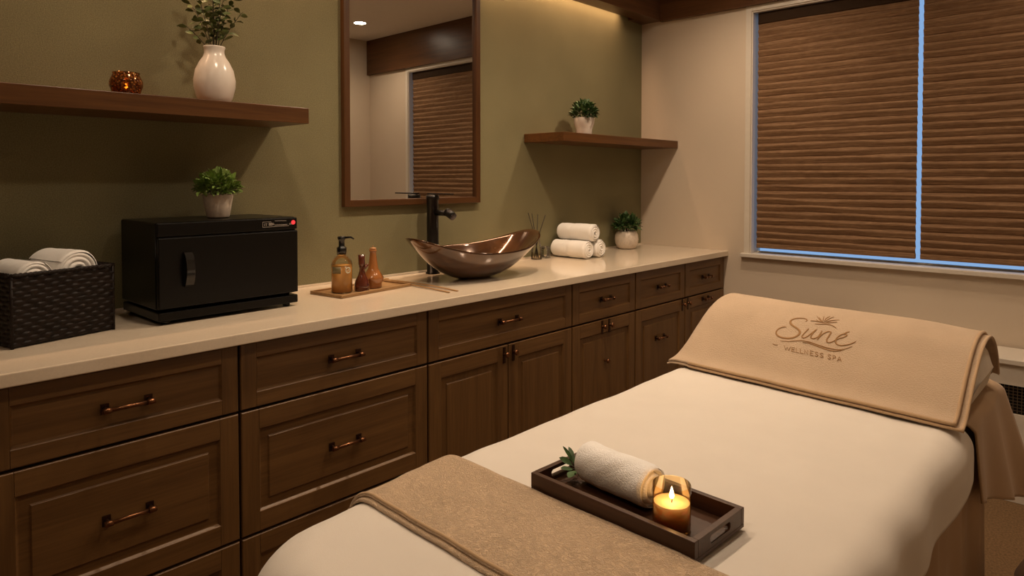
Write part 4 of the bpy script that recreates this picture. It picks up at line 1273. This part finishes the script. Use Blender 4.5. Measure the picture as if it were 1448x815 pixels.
#LOGO0
# embossed mark on the velour towel: strokes as (x across the bed, position along the cloth) with widths in millimetres
LOGO = [
  ([(1.7802,0.433),(1.7809,0.4356),(1.7819,0.4394),(1.7818,0.4432),(1.7802,0.4468),(1.7777,0.4503),(1.7743,0.4527),(1.7698,0.4535),(1.7646,0.4531),(1.7594,0.4519),(1.7544,0.4499),(1.7494,0.4471),(1.745,0.4437),(1.7413,0.4397),(1.7381,0.4351),(1.7358,0.4305),(1.7345,0.4259),(1.7341,0.4212),(1.7346,0.4165),(1.7358,0.4117),(1.7378,0.4069),(1.7405,0.4024),(1.7439,0.3985),(1.7479,0.3949),(1.7521,0.3914),(1.7565,0.3882),(1.761,0.3852),(1.7653,0.3818),(1.7692,0.3778),(1.7729,0.3735),(1.7758,0.369),(1.7777,0.3644),(1.7789,0.3597),(1.7791,0.3546),(1.7783,0.349),(1.7766,0.343),(1.7741,0.3373),(1.7708,0.3318),(1.7667,0.3267),(1.7622,0.3223),(1.7572,0.3191),(1.7519,0.3166),(1.7463,0.315),(1.7404,0.314),(1.7343,0.3139),(1.7287,0.3147),(1.7236,0.3165),(1.7189,0.3193),(1.715,0.3226),(1.7119,0.3266),(1.7096,0.3311),(1.7079,0.3361),(1.7069,0.3415),(1.7066,0.3473),(1.7071,0.3528),(1.7085,0.3582),(1.7107,0.3633),(1.7132,0.3678),(1.7161,0.3717),(1.7193,0.375),(1.7224,0.3774),(1.7255,0.3786),(1.7284,0.379),(1.7305,0.3791)],
   [3.13,3.31,3.49,3.68,3.86,4.04,4.22,4.41,4.59,4.77,4.95,5.13,5.32,5.5,5.68,5.86,6.05,6.23,6.41,6.59,6.77,6.96,6.96,6.96,6.96,6.96,6.96,6.96,6.96,6.96,6.96,6.96,6.96,6.96,6.96,6.96,6.96,6.96,6.96,6.96,6.96,6.96,6.96,6.76,6.56,6.36,6.16,5.96,5.76,5.57,5.37,5.17,4.97,4.77,4.57,4.37,4.17,3.98,3.78,3.58,3.38,3.18,2.98,2.78]),
  ([(1.7995,0.3908),(1.7984,0.386),(1.7968,0.3792),(1.7952,0.3721),(1.7936,0.3651),(1.7919,0.3577),(1.7907,0.3513),(1.7901,0.346),(1.7901,0.3416),(1.7907,0.3382),(1.7921,0.3354),(1.7942,0.3335),(1.7966,0.3334),(1.7993,0.3354),(1.8022,0.3391),(1.8052,0.3442),(1.808,0.351),(1.8108,0.3592),(1.8134,0.3671),(1.8157,0.3746),(1.8179,0.3819),(1.8196,0.3876),(1.821,0.3912),(1.822,0.3933),(1.8227,0.3946)],
   [4.17,4.17,4.17,4.17,4.17,4.17,4.17,4.17,4.17,4.17,4.17,4.17,4.17,4.17,4.17,4.17,4.17,4.0,3.83,3.65,3.48,3.3,3.13,2.96,2.78]),
  ([(1.8227,0.3946),(1.8213,0.3884),(1.8194,0.3797),(1.8177,0.3715),(1.8166,0.3643),(1.8158,0.3575),(1.8156,0.3516),(1.8161,0.3468),(1.8172,0.3429),(1.8188,0.3402),(1.821,0.3387),(1.8236,0.3382),(1.8262,0.339),(1.8286,0.3412),(1.831,0.3445),(1.8331,0.348),(1.835,0.352),(1.8367,0.3562),(1.8378,0.3591)],
   [4.52,4.52,4.52,4.52,4.52,4.52,4.52,4.52,4.52,4.52,4.52,4.52,4.52,4.23,3.94,3.65,3.36,3.07,2.78]),
  ([(1.8405,0.3907),(1.8401,0.3846),(1.8396,0.376),(1.8391,0.3676),(1.8388,0.36),(1.8386,0.3525),(1.8385,0.3461),(1.8384,0.3411),(1.8383,0.3372),(1.8383,0.3346)],
   [4.52,4.64,4.75,4.87,4.87,4.87,4.87,4.29,3.71,3.13]),
  ([(1.8384,0.3375),(1.8393,0.3437),(1.8406,0.3524),(1.8423,0.3606),(1.8442,0.3676),(1.8464,0.3741),(1.8488,0.3799),(1.8513,0.3849),(1.854,0.3891),(1.8567,0.3922),(1.8596,0.3943),(1.8625,0.3953),(1.8648,0.3949),(1.8662,0.3933),(1.867,0.3904),(1.8674,0.3861),(1.867,0.3801),(1.8661,0.3727),(1.8654,0.3656),(1.8647,0.3589),(1.8642,0.3523),(1.8642,0.3464),(1.865,0.3413),(1.8664,0.3368),(1.8682,0.3337),(1.8704,0.3324),(1.8731,0.3325),(1.8758,0.3336),(1.8783,0.3359),(1.8809,0.3393),(1.8831,0.3427),(1.8851,0.3464),(1.8868,0.3501),(1.888,0.3527)],
   [3.13,3.29,3.45,3.6,3.76,3.92,4.08,4.24,4.4,4.55,4.71,4.87,4.87,4.87,4.87,4.87,4.87,4.87,4.87,4.87,4.87,4.87,4.87,4.68,4.49,4.3,4.11,3.92,3.73,3.54,3.35,3.16,2.97,2.78]),
  ([(1.888,0.3527),(1.8906,0.3561),(1.8943,0.3608),(1.898,0.3654),(1.9016,0.3692),(1.9052,0.373),(1.9083,0.3766),(1.9107,0.3803),(1.9126,0.384),(1.9136,0.3873),(1.9135,0.3904),(1.9124,0.3931),(1.9108,0.3949),(1.9085,0.3954),(1.9056,0.3949),(1.9027,0.3931),(1.8997,0.3898),(1.8966,0.3852),(1.894,0.3798),(1.892,0.3736),(1.8904,0.3666),(1.8896,0.3598),(1.8895,0.3531),(1.8902,0.3466),(1.8915,0.341),(1.8935,0.3363),(1.8961,0.3325),(1.8993,0.3298),(1.9031,0.3283),(1.9074,0.3279),(1.9119,0.3287),(1.9165,0.331),(1.9212,0.3345),(1.9257,0.3382),(1.9297,0.3418),(1.9334,0.3457),(1.9368,0.3498),(1.94,0.3548),(1.9428,0.36),(1.9448,0.3637)],
   [2.78,2.94,3.1,3.26,3.42,3.59,3.75,3.91,4.07,4.23,4.39,4.55,4.71,4.87,4.87,4.87,4.87,4.87,4.87,4.87,4.87,4.87,4.87,4.87,4.87,4.87,4.87,4.68,4.5,4.31,4.12,3.93,3.75,3.56,3.37,3.18,3.0,2.81,2.62,2.43]),
  ([(1.9058,0.397),(1.9072,0.3997),(1.9092,0.4034),(1.9113,0.4067),(1.9137,0.4091),(1.9162,0.4111),(1.918,0.4124)],
   [4.17,4.17,4.17,4.17,4.17,3.65,3.13]),
  ([(1.825,0.4441),(1.8226,0.4457),(1.8191,0.4479),(1.8157,0.4503),(1.8126,0.4527),(1.8097,0.4553),(1.8076,0.4571)],
   [2.43,2.61,2.78,2.78,2.78,2.09,1.39]),
  ([(1.8255,0.4479),(1.8226,0.4528),(1.8182,0.4598),(1.814,0.4665),(1.8099,0.4728),(1.8059,0.4789),(1.8031,0.4831)],
   [2.43,2.61,2.78,2.78,2.78,2.09,1.39]),
  ([(1.8275,0.4499),(1.8257,0.4532),(1.8231,0.4579),(1.8203,0.4627),(1.8172,0.4677),(1.8138,0.4728),(1.8113,0.4765)],
   [2.43,2.61,2.78,2.78,2.78,2.09,1.39]),
  ([(1.829,0.4517),(1.8281,0.4567),(1.8267,0.4638),(1.8255,0.4711),(1.8244,0.4784),(1.8233,0.4859),(1.8225,0.4912)],
   [2.43,2.61,2.78,2.78,2.78,2.09,1.39]),
  ([(1.8325,0.4531),(1.8322,0.4589),(1.8318,0.4673),(1.8322,0.4757),(1.8343,0.484),(1.8371,0.4923),(1.8391,0.4982)],
   [2.43,2.61,2.78,2.78,2.78,2.09,1.39]),
  ([(1.8356,0.4531),(1.8368,0.4588),(1.8385,0.467),(1.8408,0.4753),(1.8444,0.4837),(1.8486,0.4923),(1.8516,0.4985)],
   [2.43,2.61,2.78,2.78,2.78,2.09,1.39]),
  ([(1.8397,0.451),(1.8426,0.4558),(1.8469,0.4627),(1.852,0.4688),(1.8591,0.4736),(1.8672,0.4776),(1.8728,0.4803)],
   [2.43,2.61,2.78,2.78,2.78,2.09,1.39]),
  ([(1.843,0.4474),(1.8463,0.4489),(1.8509,0.4511),(1.8558,0.4536),(1.861,0.4568),(1.8663,0.4603),(1.8701,0.4628)],
   [2.43,2.61,2.78,2.78,2.78,2.09,1.39]),
  ([(1.7927,0.4444),(1.7967,0.4454),(1.8026,0.4469),(1.8091,0.4477),(1.8159,0.447),(1.8233,0.4456),(1.8304,0.4449),(1.8374,0.4458),(1.8441,0.4473),(1.8487,0.4484)],
   [2.43,2.55,2.67,2.78,2.78,2.78,2.78,2.32,1.86,1.39]),
  ([(1.8105,0.427),(1.8156,0.4284),(1.8229,0.4304),(1.8298,0.4324),(1.8352,0.4344),(1.8403,0.4364),(1.8453,0.4376),(1.8506,0.4377),(1.856,0.4369),(1.8614,0.4349),(1.8673,0.4306),(1.8732,0.4253),(1.8772,0.4215)],
   [1.39,1.83,2.26,2.7,3.13,3.13,3.13,3.13,3.13,2.87,2.61,2.35,2.09]),
  ([(1.731,0.2937),(1.7373,0.2946),(1.7463,0.296),(1.7551,0.2982),(1.7627,0.3016),(1.7702,0.3058),(1.7774,0.3095),(1.7843,0.3125),(1.791,0.315),(1.7978,0.3166),(1.8049,0.3172),(1.8121,0.3168),(1.8197,0.3158),(1.8279,0.3137),(1.8364,0.311),(1.8448,0.3084),(1.8531,0.3063),(1.8612,0.3044),(1.8691,0.3029),(1.8771,0.3021),(1.885,0.3017),(1.8922,0.3017),(1.8985,0.3018),(1.9042,0.3023),(1.9098,0.3039),(1.9152,0.3068),(1.9204,0.3109),(1.9254,0.3155),(1.9309,0.3214),(1.9362,0.328),(1.9399,0.3327)],
   [1.39,1.6,1.81,2.02,2.23,2.43,2.64,2.85,3.06,3.27,3.48,3.48,3.48,3.48,3.48,3.48,3.48,3.48,3.48,3.48,3.48,3.27,3.06,2.85,2.64,2.43,2.23,2.02,1.81,1.6,1.39]),
  ([(1.7999,0.3071),(1.804,0.3079),(1.8099,0.3089),(1.8163,0.309),(1.8227,0.3077),(1.8295,0.3055),(1.8365,0.3033),(1.8438,0.3011),(1.8513,0.2988),(1.8588,0.2967),(1.8662,0.2946),(1.8736,0.2927),(1.8805,0.2914),(1.887,0.291),(1.8932,0.2913),(1.8985,0.2921),(1.9023,0.2932),(1.9053,0.2949),(1.9087,0.2974),(1.9134,0.3015),(1.9185,0.3064),(1.922,0.3099)],
   [1.74,2.04,2.34,2.63,2.93,3.23,3.53,3.83,3.83,3.83,3.83,3.83,3.83,3.83,3.83,3.53,3.23,2.93,2.63,2.34,2.04,1.74]),
  ([(1.7124,0.2684),(1.7145,0.2677),(1.7175,0.2667),(1.7206,0.2661),(1.7239,0.2663),(1.7273,0.2669),(1.7297,0.2674)],
   [1.39,1.91,2.43,2.43,2.43,1.91,1.39]),
  ([(1.7493,0.2699),(1.7595,0.2484),(1.76,0.2666),(1.7682,0.2482),(1.7692,0.2697)],
   [2.26,2.26,2.26,2.26,2.26]),
  ([(1.7834,0.2696),(1.7731,0.2697),(1.7777,0.2479),(1.788,0.2476)],
   [2.26,2.26,2.26,2.26]),
  ([(1.7754,0.2588),(1.7837,0.2586)],
   [2.26,2.26]),
  ([(1.7873,0.2696),(1.7919,0.2474),(1.8006,0.2472)],
   [2.26,2.26,2.26]),
  ([(1.8,0.2694),(1.8045,0.2471),(1.8141,0.2468)],
   [2.26,2.26,2.26]),
  ([(1.8174,0.2467),(1.8129,0.2693),(1.8277,0.2464),(1.8232,0.2692)],
   [2.26,2.26,2.26,2.26]),
  ([(1.8404,0.2691),(1.83,0.2692),(1.8345,0.2462),(1.8449,0.2458)],
   [2.26,2.26,2.26,2.26]),
  ([(1.8323,0.2577),(1.8406,0.2575)],
   [2.26,2.26]),
  ([(1.8545,0.2661),(1.8492,0.269),(1.846,0.2648),(1.8493,0.2585),(1.8541,0.2554),(1.857,0.2501),(1.8536,0.2456),(1.8483,0.2485)],
   [2.26,2.26,2.26,2.26,2.26,2.26,2.26,2.26]),
  ([(1.8697,0.2659),(1.8641,0.2689),(1.8606,0.2646),(1.8641,0.2582),(1.8692,0.255),(1.8722,0.2497),(1.8685,0.2451),(1.8629,0.2481)],
   [2.26,2.26,2.26,2.26,2.26,2.26,2.26,2.26]),
  ([(1.8924,0.2657),(1.8869,0.2686),(1.8835,0.2643),(1.8869,0.2578),(1.892,0.2545),(1.8949,0.2491),(1.8913,0.2444),(1.8858,0.2475)],
   [2.26,2.26,2.26,2.26,2.26,2.26,2.26,2.26]),
  ([(1.9014,0.2441),(1.8971,0.2685),(1.904,0.2672),(1.9066,0.2616),(1.9059,0.2562),(1.8995,0.2553)],
   [2.26,2.26,2.26,2.26,2.26,2.26]),
  ([(1.9142,0.2437),(1.9159,0.2683),(1.9261,0.2433)],
   [2.26,2.26,2.26]),
  ([(1.9151,0.2523),(1.9222,0.2521)],
   [2.26,2.26]),
]
def logo_part(name, items):
    m = MB()
    for uv, ws in items:
        P = [towel_pt(x, t, 0.0112) + Vector((0, 0, 0.0010 * wob(x * 3, towel_pt(x, t).y * 3, 1.0, 1.0))) for x, t in uv]
        N = []
        for (x, t) in uv:
            a = towel_pt(x + .003, t) - towel_pt(x - .003, t); b = towel_pt(x, t + .004) - towel_pt(x, t - .004)
            N.append(a.cross(b).normalized())
        vs = []
        for i, p in enumerate(P):
            d = P[min(i + 1, len(P) - 1)] - P[max(i - 1, 0)]
            s = N[i].cross(d).normalized() * ws[i] * 0.0005
            n = N[i]
            vs += [p - s, p - s * .7 + n * 0.0010, p + s * .7 + n * 0.0010, p + s]
        fs = []
        for i in range(len(P) - 1):
            for k in range(3):
                fs.append((i * 4 + k, i * 4 + 4 + k, i * 4 + 5 + k, i * 4 + 1 + k))
        m.add(vs, fs, 0, True)
    return m.build(name, M['logo'], tw)
logo_part('embossed_logo', LOGO)
#LOGO1

# lift the finished scene so that the floor lies on z = 0
for o in bpy.data.objects:
    if o.parent is None and o.type != 'CAMERA':
        o.location.z += LIFT
